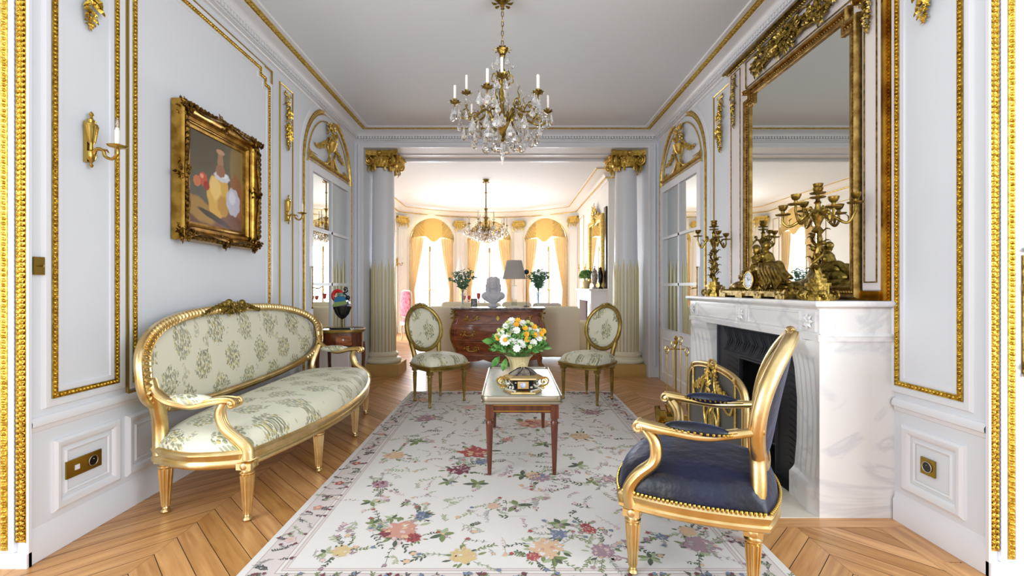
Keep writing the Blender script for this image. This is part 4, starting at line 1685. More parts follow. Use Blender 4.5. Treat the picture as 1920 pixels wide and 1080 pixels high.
# iron surround
q = MB()
q.box(1.64, 1.66, 2.50, 2.80, 0, .885)
q.box(1.64, 1.66, 3.26, 3.65, 0, .885)
q.box(1.64, 1.66, 2.80, 3.26, .655, .885)
WI = Fr((1.64, 0, 0), (0, 1, 0), (0, 0, 1), (-1, 0, 0))
q.mould(WI, [(2.80, 0), (2.80, .655), (3.26, .655), (3.26, 0)], [(.012, 0), (.012, .012), (0, .012), (-.004, 0)], closed=False)
q.mould(WI, [(2.56, 0), (2.56, .86), (3.59, .86), (3.59, 0)], [(.012, 0), (.010, .014), (-.004, .014), (-.008, 0)], closed=False)
for k in range(48):
    a = PI * (k + .5) / 48
    p0 = Vec((3.03 + .30 * cos(a), .50 + .17 * sin(a)))
    yv = 3.03 + .50 * cos(a)
    q.tube([WI(2.62 + .84 * k / 47 + .03 , .675, .002), WI(2.58 + .84 * k / 47 + .02 * sin(k), .76, .006), WI(2.66 + .84 * k / 47, .845, .002)], .0055, n=5)
for k in range(16):
    for yy0, yy1 in ((2.58, 2.78), (3.29, 3.57)):
        q.tube([WI(yy0, .06 + .037 * k, .002), WI((yy0 + yy1) / 2, .085 + .037 * k, .004), WI(yy1, .06 + .037 * k, .002)], .004, n=4)
q.build('iron_surround', M['iron'], fp, world=True)
q = MB()
q.box(1.66, 1.90, 2.72, 2.74, 0, .70)
q.box(1.66, 1.90, 3.34, 3.36, 0, .70)
q.box(1.885, 1.90, 2.72, 3.36, 0, .70)
q.box(1.66, 1.90, 2.72, 3.36, .69, .70)
q.box(1.56, 1.90, 2.55, 3.60, .003, .008)
q.build('firebox', M['soot'], fp, world=True, smooth=0)
q = MB()
for k in range(9):
    yy = 2.84 + k * .05
    q.tube([(1.70, yy, .14), (1.70, yy, .26)], .006, n=6)
q.tube([(1.70, 2.80, .26), (1.70, 3.28, .26)], .009, n=6)
q.tube([(1.70, 2.80, .14), (1.70, 3.28, .14)], .009, n=6)
for yy in (2.82, 3.26):
    q.tube([(1.70, yy, 0), (1.70, yy, .32)], .012, n=8)
    q.ell((1.70, yy, .34), .02)
q.build('fire_grate', M['iron'], fp, world=True)
# hearth stone
q = MB()
q.box(1.18, 1.62, 2.272, 3.90, -.002, .004)
q.build('floor_4', M['marble_cream'] if 'marble_cream' in M else M['cream_stone'] if 'cream_stone' in M else mat('hearth_stone', (226, 216, 200), .3), kind='structure', smooth=0)
q = MB()
q.add([(1.22, 2.36, .0055), (1.40, 2.36, .0055), (1.22, 2.56, .0055)], [(0, 1, 2)])
q.add([(1.22, 3.80, .0055), (1.40, 3.80, .0055), (1.22, 3.60, .0055)], [(0, 1, 2)])
trim(q, mat('hearth_inlay', (190, 140, 60), .3), smooth=0)

# ---------------------------------------------------------------- TRUMEAU MIRROR
tm = thing('trumeau_mirror', 'tall gilt-framed overmantel mirror with carved trophy above the marble fireplace', 'mirror', (1.87, 3.08, 1.075))
FT = Fr((1.862, 0, 0), (0, 1, 0), (0, 0, 1), (-1, 0, 0))
q = MB()
q.box(1.862, XR, 2.285, 3.87, 1.078, 2.965)
q.fbox(FT, 2.285, 2.40, 1.13, 2.94, 0, .014)
q.fbox(FT, 3.64, 3.87, 1.13, 2.94, 0, .014)
M['trumeau_gold'] = mat('trumeau_gilt', (178, 146, 84), .32, 1.0, bump=(80, .3, .004), var=((136, 104, 52), 25))
M['trumeau'] = mat('trumeau_paint', (228, 218, 214), .45)
q.build('panelled_back', M['trumeau'], tm, world=True, smooth=0)
q = MB()
q.box(1.850, XR + .0, 2.270, 2.2845, 1.077, 2.965)
q.fbox(FT, 2.285, 3.87, 1.077, 1.125, 0, .020)
q.build('gilt_side_strip', M['gilt_side'] if 'gilt_side' in M else mat('gilt_side', (190, 146, 54), .18, 1.0, var=((130, 84, 22), 7)), tm, world=True, smooth=0)
q = MB()
q.fbox(FT, 2.262, 3.89, 2.94, 2.965, 0, .045)
q.mould(FT, [(2.262, 2.952), (3.89, 2.952)], [(-.03, .0), (-.026, .02), (-.010, .035), (.0, .055), (.018, .062), (.022, .045)], closed=False)
q.beads(FT, [(2.27, 2.925), (3.88, 2.925)], False, .022, .008, .012, .02, .014)
q.build('cornice', M['bronze'], tm, world=True)
gs = [(2.485, 1.152), (3.52, 1.152), (3.52, 2.53), (3.455, 2.53), (3.455, 2.605), (2.55, 2.605), (2.55, 2.53), (2.485, 2.53)]
q = MB()
q.prism(FT, [(a, b) for a, b in gs], .004, .008)
q.build('mirror_glass', M['mirror'], tm, world=True, smooth=0)
q = MB()
q.mould(FT, gs, [(0, .008), (0, .020), (.010, .026), (.018, .026), (.022, .018), (.042, .018), (.046, .034), (.058, .040), (.066, .030), (.07, .0)])
o = .032
g2 = [(a + (-o if a < 3.0 else o), b + (-o if b < 1.5 else o)) for a, b in gs]
q.beads(FT, g2, True, .020, .0062, .0125, .017, .012, slant=.5)
q.build('gilt_frame', M['trumeau_gold'], tm, world=True)
for a, b in ((2.305, 2.385), (3.67, 3.82)):
    q = MB()
    q.mould(FT, rc(a, b, 1.17, 2.90), [(.003, .014), (.003, .019), (-.003, .019), (-.003, .014)])
    drop_ornament(q, Fr(FT(0, 0, .014), FT.U, FT.V, FT.N), (a + b) / 2, 2.88, 2.44, .085)
    q.build('gilt_ornament', M['bronze'], tm, world=True)
q = MB()
Fz = Fr(FT(0, 0, .004), FT.U, FT.V, FT.N)
q.mould(Fz, rc(2.46, 3.60, 2.705, 2.905), [(.003, 0), (.003, .006), (-.003, .006), (-.003, 0)])
# torch, quiver and garlands of the carved trophy
for (a, b, c, d) in ((2.65, 2.87, 3.40, 2.74), (2.70, 2.73, 3.35, 2.87), (2.60, 2.79, 3.45, 2.80)):
    q.tube([Fz(a, b, .02), Fz(c, d, .02)], lambda t: .010 + .008 * t, n=7)
    for e in (0, 1):
        uu, vv = (a, b) if e == 0 else (c, d)
        for k in range(6):
            an = k * PI / 3
            q.leaf(Fz(uu, vv, .02), Fz.U * cos(an) + Fz.V * sin(an), Fz.N, .05, .026)
cluster(q, Fz, 3.03, 2.80, .20, .075, 110, .055, .03)
cluster(q, Fz, 2.74, 2.80, .14, .05, 50, .045, .02)
cluster(q, Fz, 3.32, 2.80, .14, .05, 50, .045, .02)
for sd in (-1, 1):
    q.tube(bez([Fz(3.03, 2.86, .02), Fz(3.03 + sd * .15, 2.90, .02), Fz(3.03 + sd * .28, 2.84, .02), Fz(3.03 + sd * .38, 2.88, .02), Fz(3.03 + sd * .42, 2.82, .01)], 6), .008, n=6, sq=.5)
q.build('carved_trophy', M['bronze'], tm, world=True)
for uu in (2.425, 3.575):
    q = MB()
    q.ell(Fz(uu, 2.66, .012), .035, .035, .02, n=12, m=6)
    cluster(q, Fz, uu, 2.66, .02, .035, 10, .03, .02, 0)
    q.build('corner_rosette', M['frame_gold'], tm, world=True)
# ================================================================ RUG
rug = MB()
RX0, RX1, RY0, RY1, RZ = -1.075, 1.125, 1.675, 5.035, .0075
rug.box(RX0, RX1, RY0, RY1, .0015, RZ)
PAL = dict(cream=(228, 222, 216), band=(218, 206, 200), line=(188, 164, 158), green=(128, 140, 92), lgreen=(172, 180, 146), dgreen=(92, 102, 82), peach=(222, 186, 152), salmon=(206, 152, 134), red=(178, 88, 86),
           burg=(126, 70, 80), blue=(122, 134, 158), yellow=(218, 192, 138), mauve=(172, 142, 150), grey=(178, 172, 166), pink=(222, 192, 188), dark=(96, 90, 94))
KEYS = list(PAL)
rmats = []
for k_ in KEYS:
    m = mat('rug_' + k_, PAL[k_], .95, bump=(420, .25, .002))
    rmats.append(m)
ZC = [0]
RR = random.Random(11)


def rpoly(pts, key, lift=0.0):
    ZC[0] += 1
    z = RZ + .0003 + (ZC[0] % 30) * .00003 + lift
    rug.mi = KEYS.index(key)
    rug.add([(x, y, z) for x, y in pts], [tuple(range(len(pts)))])
    rug.mi = 0


def rblob(x, y, r, key, lobes=7, amp=.14, lift=0.0, asp=1.0, n=26):
    ph = RR.uniform(0, 6)
    rpoly([(x + r * (1 + amp * cos(lobes * a + ph) + RR.uniform(-.05, .05)) * cos(a), y + asp * r * (1 + amp * cos(lobes * a + ph)) * sin(a)) for a in [2 * PI * i / n for i in range(n)]], key, lift)


def rleaf(x, y, a, L, W, key, lift=0.0):
    d, e = (cos(a), sin(a)), (-sin(a), cos(a))
    p = [(x + d[0] * L * t + e[0] * W * w, y + d[1] * L * t + e[1] * W * w) for t, w in ((0, 0), (.25, .4), (.55, .5), (.85, .25), (1, 0), (.85, -.25), (.55, -.5), (.25, -.4))]
    rpoly(p, key, lift)


def rstem(pts, w, key):
    for a, b in zip(pts[:-1], pts[1:]):
        d = Vec((b[0] - a[0], b[1] - a[1]))
        e = Vec((-d.y, d.x)).normalized() * w
        rpoly([(a[0] - e.x, a[1] - e.y), (b[0] - e.x, b[1] - e.y), (b[0] + e.x, b[1] + e.y), (a[0] + e.x, a[1] + e.y)], key)


def rsprig(x, y, a, L, key, leaf=.02, stem='grey', bud=None):
    pts = [(x, y)]
    aa = a
    for i in range(6):
        aa += RR.uniform(-.35, .35)
        pts.append((pts[-1][0] + cos(aa) * L / 6, pts[-1][1] + sin(aa) * L / 6))
    rstem(pts, .0011, stem)
    for i in range(1, 7):
        for s_ in (-1, 1):
            if RR.random() < .8:
                rleaf(*pts[i], aa + s_ * RR.uniform(.5, 1.1), leaf * RR.uniform(.6, 1.2), leaf * .38, key)
    if bud:
        rblob(*pts[-1], leaf * .5, bud, 5, .2, .0008, n=14)


def rflower(x, y, r, cols, leaves='green', nl=9, spr=4):
    for i in range(nl):
        a = 2 * PI * i / max(1, nl) + RR.uniform(-.5, .5)
        k = r * RR.uniform(.75, 1.15)
        rleaf(x + cos(a) * k, y + sin(a) * k, a + RR.uniform(-.6, .6), r * RR.uniform(.4, .8), r * .26, RR.choice([leaves, 'lgreen', leaves, 'dgreen']))
    for i in range(spr):
        a = RR.uniform(0, 2 * PI)
        rsprig(x + cos(a) * r, y + sin(a) * r, a, r * RR.uniform(1.3, 2.4), RR.choice(['green', 'dgreen', 'lgreen', 'grey']), .020, 'dgreen', RR.choice([None, 'red', 'mauve', 'blue']))
    rblob(x, y, r * .86, cols[0], 7, .16, .0011)
    for j in range(46):
        q_ = RR.random() ** .6
        a = RR.uniform(0, 2 * PI)
        c = cols[min(len(cols) - 1, int((1 - q_) * len(cols) + RR.uniform(-.6, .9)) if RR.random() < .85 else 0)] if q_ > .1 else cols[-1]
        if RR.random() < .12:
            c = RR.choice(['cream', 'pink', 'peach'])
        rr = r * RR.uniform(.10, .22)
        rleaf(x + cos(a) * r * .82 * q_, y + sin(a) * r * .82 * q_, a + RR.uniform(-.9, .9), rr * 2, rr * 1.3, c, .0015)


# borders
for o, key in ((.034, 'line'), (.038, 'band'), (.142, 'line'), (.146, 'cream'), (.160, 'line'), (.164, 'band'), (.176, 'line'), (.179, 'cream')):
    z = RZ + .00004 + o * .001
    rug.mi = KEYS.index(key)
    rug.add([(RX0 + o, RY0 + o, z), (RX1 - o, RY0 + o, z), (RX1 - o, RY1 - o, z), (RX0 + o, RY1 - o, z)], [(0, 1, 2, 3)])
    rug.mi = 0
for sx_ in range(2):
    for t in range(44):
        x = RX0 + .09 if sx_ == 0 else RX1 - .09
        y = RY0 + .09 + t * .0745
        k = t % 4
        if k == 0:
            rblob(x, y, .024, RR.choice(['red', 'pink', 'salmon', 'mauve']), 5, .25, .001, n=16)
            rblob(x, y, .010, 'peach', 5, .1, .0016, n=10)
        for j in range(3):
            rsprig(x + RR.uniform(-.02, .02), y, RR.uniform(0, 6.3), .055, RR.choice(['dgreen', 'grey', 'dark', 'lgreen']), .016, 'dark', RR.choice([None, 'burg']))
for sy_ in range(2):
    for t in range(29):
        y = RY0 + .09 if sy_ == 0 else RY1 - .09
        x = RX0 + .09 + t * .0745
        if t % 3 == 0:
            rblob(x, y, .024, RR.choice(['red', 'burg', 'salmon', 'red']), 5, .25, .001, n=16)
        for j in range(4):
            rsprig(x + RR.uniform(-.02, .02), y, RR.uniform(0, 6.3), .055, RR.choice(['dgreen', 'green', 'dark', 'green']), .018, 'dark', RR.choice([None, 'burg', 'blue']))
spots = [(750, 997, .095, ('salmon', 'peach', 'yellow', 'peach')), (792, 970, .05, ('blue', 'dgreen', 'blue')), (775, 1012, .045, ('red', 'burg')), (722, 1004, .035, ('burg', 'red')),
         (1025, 1031, .085, ('peach', 'cream', 'peach', 'salmon')), (1048, 1005, .05, ('blue', 'grey', 'blue')), (1000, 1048, .035, ('red', 'salmon')), (870, 1046, .065, ('yellow', 'peach', 'yellow')),
         (640, 1037, .05, ('yellow', 'peach')), (1130, 1038, .06, ('mauve', 'pink', 'mauve')), (1310, 1024, .075, ('mauve', 'grey', 'mauve')), (1290, 1000, .05, ('peach', 'yellow')),
         (890, 850, .12, ('red', 'salmon', 'peach', 'yellow')), (860, 884, .085, ('burg', 'mauve', 'burg')), (905, 868, .06, ('blue', 'grey')), (1000, 796, .15, ('salmon', 'peach', 'red')), (1012, 898, .07, ('mauve', 'blue')), (1000, 894, .055, ('yellow', 'peach')),
         (740, 856, .08, ('peach', 'salmon', 'yellow')), (714, 911, .06, ('mauve', 'burg')), (800, 786, .11, ('mauve', 'peach', 'mauve')), (1105, 998, .04, ('red', 'pink', 'red')), (1098, 990, .03, ('red', 'burg')), (952, 826, .05, ('salmon', 'pink')),
         (1142, 901, .055, ('mauve', 'pink')), (1085, 820, .09, ('peach', 'lgreen')), (925, 952, .04, ('peach', 'pink')), (1240, 1010, .03, ('blue', 'grey')), (1180, 1030, .02, ('burg', 'red')), (1000, 770, .1, ('salmon', 'pink')), (880, 765, .09, ('pink', 'peach')), (1110, 775, .09, ('mauve', 'peach')), (790, 752, .1, ('peach', 'mauve')), (660, 965, .0, ())]
for px_, py_, r, c in spots:
    p = flr(px_, py_)
    if c:
        rflower(p.x, p.y, r * .88, c)
for px_, py_, n_, L in ((696, 944, 5, .08), (969, 950, 3, .11), (1050, 985, 6, .09), (895, 910, 6, .10), (700, 985, 6, .07), (980, 894, 4, .10), (1110, 905, 5, .09), (1220, 1050, 7, .07), (735, 975, 5, .06), (1180, 945, 4, .07), (1040, 1050, 7, .08), (840, 905, 5, .08), (1200, 840, 5, .1), (610, 1040, 5, .06), (830, 1005, 5, .09), (1085, 875, 5, .1), (1210, 870, 5, .1), (1020, 835, 5, .1), (780, 830, 6, .11), (930, 780, 6, .12)):
    p = flr(px_, py_)
    for i in range(n_):
        a = 2 * PI * i / n_ + RR.uniform(-.3, .3)
        rleaf(p.x, p.y, a, L * .8 * RR.uniform(.7, 1.1), L * .32, RR.choice(['green', 'green', 'lgreen', 'dgreen']))
for i in range(420):
    x, y = RR.uniform(RX0 + .22, RX1 - .22), RR.uniform(RY0 + .22, RY1 - .22)
    rsprig(x, y, RR.uniform(0, 6.3), RR.uniform(.05, .15), RR.choice(['grey', 'lgreen', 'dgreen', 'pink', 'grey', 'mauve', 'lgreen']), RR.uniform(.014, .03), RR.choice(['grey', 'pink', 'lgreen']), RR.choice([None, None, 'pink', 'mauve', 'peach']))
ro = rug.build('rug', rmats, smooth=0, recalc=False)
tag(ro, 'large cream rug with scattered flowers and a patterned border, in the middle of the parquet', 'rug')

# ================================================================ WALL FITTINGS
sc0 = thing('wall_sconce', 'gilt single-candle wall sconce on the narrow panel nearest the camera, left wall', 'wall light', (XL + .008, 2.135, 1.755), 0, None)
q = MB()
q.lathe([(.004, -.055), (.010, -.045), (.004, -.032), (.016, -.02), (.024, 0), (.022, .018), (.010, .026), (.012, .03), (.008, .05), (.014, .06), (.026, .12), (.030, .145), (.026, .15), (.018, .152), (.022, .165), (.010, .172), (.006, .18), (.012, .19), (.008, .20), (.002, .206)], (.022, 0, 0), n=16, sx=.7)
q.box(-.006, .012, -.012, .012, -.03, .16)
for k in range(8):
    a = 2 * PI * k / 8
    q.tube([(.022 + .015 * .7 * cos(a), .015 * sin(a), .062), (.022 + .029 * .7 * cos(a), .029 * sin(a), .14)], .003, n=5)
q.build('backplate', M['brass'], sc0)
q = MB()
q.tube(bez([(.028, 0, .0), (.045, 0, .030), (.075, 0, .026), (.085, 0, .0), (.115, 0, -.015), (.142, 0, .008), (.142, 0, .035)], 7), lambda t: .009 - .003 * t, n=8)
q.leaf((.06, 0, .03), (1, 0, -.6), (0, 0, 1), .05, .02)
q.lathe([(.008, .030), (.018, .036), (.034, .040), (.040, .047), (.036, .048), (.012, .046), (.012, .056), (.008, .056)], (.142, 0, 0), n=18)
q.build('arm', M['brass'], sc0)
q = MB()
q.lathe([(.010, .05), (.010, .118), (.0075, .122), (.0075, .13), (.002, .132)], (.142, 0, 0), n=14)
q.build('candle', M['candle'], sc0)
q = MB()
q.lathe([(.006, .130), (.009, .145), (.007, .165), (.002, .178)], (.142, 0, 0), n=10)
q.build('bulb', M['clear'], sc0)
s2 = copy_tree(sc0)
s2.location = (XL + .008, 4.04, 1.755)
s2['label'] = 'gilt single-candle wall sconce on the narrow panel beside the left arched door'
s3 = copy_tree(sc0)
s3.location = (XFL + .03, 11.47, 1.72)
s3['label'] = 'pale gilt wall sconce in the far room, beside the left column shaft'

# light switch, sockets
sw = thing('light_switch', 'square brass light switch plate on the left wall near the casing', 'light switch', (XL, 1.917, 1.23))
q = MB()
q.fbox(WL, 1.895, 1.94, 1.195, 1.27, .0055, .011)
q.build('plate', M['brass_plate'], sw, world=True, smooth=0)
q = MB()
q.tube([WL(1.917, 1.233, .011), WL(1.921, 1.233, .026)], .0035, n=8)
q.tube([WL(1.905, 1.231, .0115), WL(1.93, 1.231, .0115)], .0015, n=5)
q.build('toggle', M['bronze'], sw, world=True)


def socket(F, u0, u1, v0, v1, us, label, sw=None, loc=(0, 0, 0)):
    t = thing('wall_socket', label, 'socket', loc)
    q = MB()
    q.fbox(F, u0, u1, v0, v1, .002, .010)
    q.build('plate', M['brass_plate'], t, world=True, smooth=0)
    q = MB()
    Fq = Fr(F(us, (v0 + v1) / 2, .010), F.U, F.V, F.N)
    pts = [(.024 * cos(2 * PI * k / 24), .024 * sin(2 * PI * k / 24)) for k in range(24)]
    q.prism(Fq, pts, 0, .003)
    o = q.build('socket_face', M['black'], t, world=True)
    q = MB()
    q.tube([Fq(.023 * cos(2 * PI * k / 24), .023 * sin(2 * PI * k / 24), .003) for k in range(24)], .002, n=6, closed=True)
    q.ell(Fq(0, .008, .004), .003, n=6, m=4)
    q.build('ring', M['silver'], t, world=True)
    if sw:
        q = MB()
        q.fbox(F, sw - .011, sw + .011, (v0 + v1) / 2 - .011, (v0 + v1) / 2 + .011, .010, .013)
        q.build('data_port', M['white'], t, world=True, smooth=0)


socket(WL, 2.037, 2.211, .288, .366, 2.165, 'wide brass socket plate with a round outlet on the left lower panel', 2.085, (XL, 2.12, .327))
socket(WR, 2.045, 2.115, .29, .365, 2.08, 'square brass socket plate with a round outlet on the right lower panel', None, (XR, 2.08, .327))
q = MB()
Fp = Fr((0, Y0 - .06, 0), (1, 0, 0), (0, 0, 1), (0, -1, 0))
q.fbox(Fp, 2.032, 2.075, .80, 1.27, .0, .008)
for k in range(22):
    q.fbox(Fp, 2.038, 2.072, .815 + k * .02, .825 + k * .02, .008, .012)
q.ell(Fp(2.052, 1.14, .02), .02, .02, .02)
cl = Fr(Fp(2.053, 0, 0), Fp.U, Fp.V, Fp.N)
cluster(q, cl, 0, 1.27, .02, .03, 8, .03, .012)
cluster(q, cl, 0, .80, .02, .03, 8, .03, .012)
tag(q.build('door_plate', M['bronze']), 'ornate pierced gilt handle plate at the right edge of the picture', 'door plate')

# ---------------------------------------------------------------- PAINTING
pt = thing('framed_painting', 'square painting in a deep carved gold frame above the sofa', 'painting', (XL, 3.07, 1.83))
FP = Fr((XL, 3.07, 1.835), (0, 1, 0), (0, 0, 1), (1, 0, 0))
q = MB()
W1 = .405
q.mould(FP, rc(-.285, .285, -.29, .29), [(-.004, .022), (-.002, .034), (.012, .040), (.022, .036), (.028, .044), (.052, .050), (.058, .046), (.062, .058), (.080, .080), (.098, .088), (.112, .084), (.118, .074), (.121, .060), (.121, .012), (.110, .002)])
q.mould(FP, rc(-.285, .285, -.29, .29), [(.026, .044), (.030, .049), (.034, .045)])
q.build('gilt_frame', M['frame_gold'], pt, world=True)
q = MB()
for a in (-1, 1):
    for b in (-1, 1):
        cluster(q, FP, a * .366, b * .371, .045, .045, 60, .034, .09, .5)
        Fc = Fr(FP(a * .372, b * .377, .09), FP.U, FP.V, FP.N)
        q.scroll(Fc, a * -.01, b * -.01, 0, .032, 1.3, 0, 1, .009)
        for t in range(6):
            q.leaf(FP(a * (.33 - .035 * t), b * .385, .085), FP.U * -a + FP.V * b * .35, FP.N, .05, .028)
            q.leaf(FP(a * .380, b * (.335 - .035 * t), .085), FP.V * -b + FP.U * a * .35, FP.N, .05, .028)
for (a, b) in ((0, 1), (0, -1), (1, 0), (-1, 0)):
    cluster(q, FP, a * .385, b * .390, .032, .032, 22, .045, .085)
    for t in range(3):
        for e in (-1, 1):
            if b:
                q.leaf(FP(e * (.03 + .03 * t), b * .392, .085), FP.U * e + FP.V * b * .3, FP.N, .045, .024)
            else:
                q.leaf(FP(a * .387, e * (.03 + .03 * t), .085), FP.V * e + FP.U * a * .3, FP.N, .045, .024)
for a in (-1, 1):
    q.tube(bez([FP(-.34, a * .395, .08), FP(-.2, a * .375, .088), FP(0, a * .40, .09), FP(.2, a * .375, .088), FP(.34, a * .395, .08)], 8), .010, n=6)
    q.tube(bez([FP(a * .39, -.34, .08), FP(a * .372, -.2, .088), FP(a * .395, 0, .09), FP(a * .372, .2, .088), FP(a * .39, .34, .08)], 8), .010, n=6)
q.build('frame_carving', M['frame_dark'], pt, world=True)
# the picture itself: a plain still life of cloths and fruit
n = 150
q = MB()
q.grid(lambda u, v: FP(-.285 + .57 * u, -.29 + .58 * v, .024), n, n)
cv = q.build('canvas', mat('painted_canvas', (120, 110, 90), .35), pt, world=True, smooth=0, recalc=False)
ca = cv.data.color_attributes.new('paint', 'FLOAT_COLOR', 'POINT')
blobs = [  # u, v, ru, rv, angle, colour, softness : painted back to front
    (.9, .75, .16, .6, 0, (146, 122, 74), .3), (.2, .9, .5, .3, .3, (96, 88, 70), .5), (.5, .02, .8, .22, 0, (104, 62, 48), .25), (.75, .12, .40, .16, .2, (120, 74, 58), .3), (.18, .16, .3, .12, -.3, (168, 128, 62), .3),
    (.88, .42, .14, .26, .2, (150, 100, 62), .25), (.52, .36, .21, .26, -.1, (222, 176, 84), .12), (.46, .44, .10, .14, .3, (240, 204, 124), .4), (.60, .26, .10, .12, .5, (196, 146, 58), .4),
    (.80, .34, .14, .17, .15, (200, 198, 214), .12), (.78, .39, .07, .08, 0, (226, 224, 236), .5), (.58, .60, .15, .06, .0, (214, 214, 224), .2), (.62, .62, .07, .03, .1, (238, 238, 242), .5),
    (.24, .50, .075, .075, 0, (196, 88, 62), .1), (.14, .46, .06, .06, 0, (206, 120, 78), .12), (.22, .53, .03, .025, 0, (236, 160, 130), .5), (.30, .44, .05, .05, 0, (160, 48, 44), .15),
    (.45, .10, .30, .035, -.25, (60, 44, 40), .3), (.55, .76, .055, .14, .0, (172, 130, 100), .15), (.55, .88, .08, .03, 0, (196, 156, 124), .2), (.55, .66, .09, .07, 0, (158, 112, 84), .15)]
for i, vtx in enumerate(cv.data.vertices):
    u, v = (i % (n + 1)) / n, (i // (n + 1)) / n
    c = [84 + 26 * v, 84 + 20 * v, 76 + 8 * v]
    g = .5 + .5 * sin(u * 37 + sin(v * 23) * 2) * sin(v * 31)
    c = [x * (.95 + .08 * g) for x in c]
    for bu, bv, ru, rv, an, colr, sf in blobs:
        du, dv = u - bu, v - bv
        x, y = (du * cos(an) + dv * sin(an)) / ru, (-du * sin(an) + dv * cos(an)) / rv
        r = math.sqrt(x * x + y * y) + .05 * sin(8 * math.atan2(y, x) + bu * 20)
        f = min(1, max(0, (1 + sf / 2 - r) / sf))
        f = f * f * (3 - 2 * f)
        c = [a_ + (b_ - a_) * f for a_, b_ in zip(c, colr)]
    ca.data[i].color = lin(c)
nt = cv.data.materials[0].node_tree
at = nd(nt, 'ShaderNodeVertexColor')
at.layer_name = 'paint'
nt.links.new(at.outputs[0], nt.nodes['Principled BSDF'].inputs['Base Color'])

# ---------------------------------------------------------------- SCULPTURE on the side table
sp_ = thing('sculpture', 'colourful abstract sculpture on a thin black stand, on the side table', 'sculpture', (-1.63, 4.50, .739))
SX, SY = -1.63, 4.50
q = MB()
q.box(SX - .115, SX + .085, SY - .05, SY + .05, .740, .752)
q.tube([(SX - .01, SY, .75), (SX - .01, SY, .86)], .004, n=8)
q.build('stand', M['black'], sp_, world=True, smooth=0)
FSC = Fr((SX - .01, SY - .01, 0), (1, 0, 0), (0, 0, 1), (0, -1, 0))
q = MB()
q.lathe([(.008, .835), (.035, .85), (.065, .885), (.084, .93), (.088, .955), (.080, .962), (.01, .965)], (SX - .01, SY, 0), n=8, sy=.6)
for k in range(7):
    a = PI * k / 6 + PI
    q.tube([(SX - .01 + .03 * cos(a), SY + .02 * sin(a) - .0, .85), (SX - .01 + .088 * cos(a), SY + .055 * sin(a), .95)], .005, n=6)
q.build('body', M['black'], sp_, world=True, smooth=20)
q = MB()
q.prism(FSC, [(-.082, .955), (-.03, .962), (.06, .985), (.05, 1.02), (-.055, .995), (-.08, .975)], -.03, .03)
q.build('green_band', mat('glass_green', (128, 152, 88), .2), sp_, world=True, smooth=20)
q = MB()
q.prism(FSC, [(-.03, .96), (.02, .955), (.078, .985), (.07, 1.01), (.0, .985)], -.034, .022)
q.build('violet_band', mat('glass_violet', (96, 90, 112), .2), sp_, world=True, smooth=20)
q = MB()
q.prism(FSC, [(-.06, 1.0), (.04, 1.015), (.045, 1.045), (.02, 1.06), (-.045, 1.055), (-.06, 1.03)], -.028, .034)
q.build('blue_band', mat('glass_blue', (36, 108, 150), .2), sp_, world=True, smooth=20)
q = MB()
q.ell((SX - .02, SY, 1.065), .034, .032, .036, n=16, m=10)
q.build('dome', mat('glass_sage', (124, 152, 122), .3, var=((60, 110, 120), 30)), sp_, world=True)
q = MB()
q.tube([FSC(-.045 + .045 * cos(2.9 * PI / 2 * k / 12 + .1), 1.065 + .047 * sin(2.9 * PI / 2 * k / 12 + .1), -.01) for k in range(13)], .019, n=10)
q.build('red_ring', mat('glass_red', (196, 30, 26), .15), sp_, world=True)
q = MB()
q.scroll(FSC, .035, 1.125, -.0, .028, 1.2, -PI / 2, 1, .008)
q.tube(bez([FSC(.035, 1.10, 0), FSC(.02, 1.09, 0), FSC(.05, 1.06, 0), FSC(.07, 1.02, 0)], 5), .007, n=8)
q.ell(FSC(.06, 1.045, 0), .022, .02, .022)
q.build('curl', M['black'], sp_, world=True)

# ---------------------------------------------------------------- CASKET on the coffee table
ck = thing('casket', 'black and gold hexagonal casket with scroll handles at the front of the low table', 'casket', (.085, 2.90, .4745))
CKX, CKY = .085, 2.895


def oct8(w, d, c):
    return [(-w, 0), (-w + c, -d), (w - c, -d), (w, 0), (w - c, d), (-w + c, d)]


def loft(mb, rows, cx, cy):
    vs, fs = [], []
    for w, d, c, z in rows:
        vs += [(cx + x, cy + y, z) for x, y in oct8(w, d, c)]
    for i in range(len(rows) - 1):
        for k in range(6):
            a, b = i * 6 + k, i * 6 + (k + 1) % 6
            fs.append((a, b, b + 6, a + 6))
    fs.append(tuple(range(6))[::-1])
    fs.append(tuple((len(rows) - 1) * 6 + k for k in range(6)))
    mb.add(vs, fs)


T0 = .475
M['pearl'] = mat('mother_of_pearl', (214, 210, 196), .25, .3)
q = MB()
loft(q, [(.118, .085, .045, T0), (.122, .088, .046, T0 + .006), (.118, .085, .045, T0 + .014), (.100, .070, .04, T0 + .022)], CKX, CKY)
q.build('foot', M['gold_wood'], ck, world=True, smooth=0)
q = MB()
loft(q, [(.100, .070, .04, T0 + .022), (.088, .06, .036, T0 + .034), (.092, .064, .036, T0 + .05), (.106, .074, .04, T0 + .085)], CKX, CKY)
q.build('body', M['black'], ck, world=True, smooth=0)
q = MB()
loft(q, [(.112, .080, .042, T0 + .085), (.128, .092, .046, T0 + .092), (.126, .090, .046, T0 + .100), (.108, .076, .042, T0 + .108), (.098, .070, .038, T0 + .112)], CKX, CKY)
q.build('lid_rim', M['gold_wood'], ck, world=True, smooth=0)
q = MB()
q.grid(lambda u, v: Vec((CKX + .088 * (1 - v * .98) ** .5 * cos(2 * PI * u) if v < 1 else CKX, CKY + .062 * (1 - v * .98) ** .5 * sin(2 * PI * u) if v < 1 else CKY, T0 + .110 + .042 * v)), 24, 8, cu=True)
ld = q.build('lid', mat('tortoise_inlay', (70, 58, 48), .2, var=((150, 140, 128), 22)), ck, world=True)
q = MB()
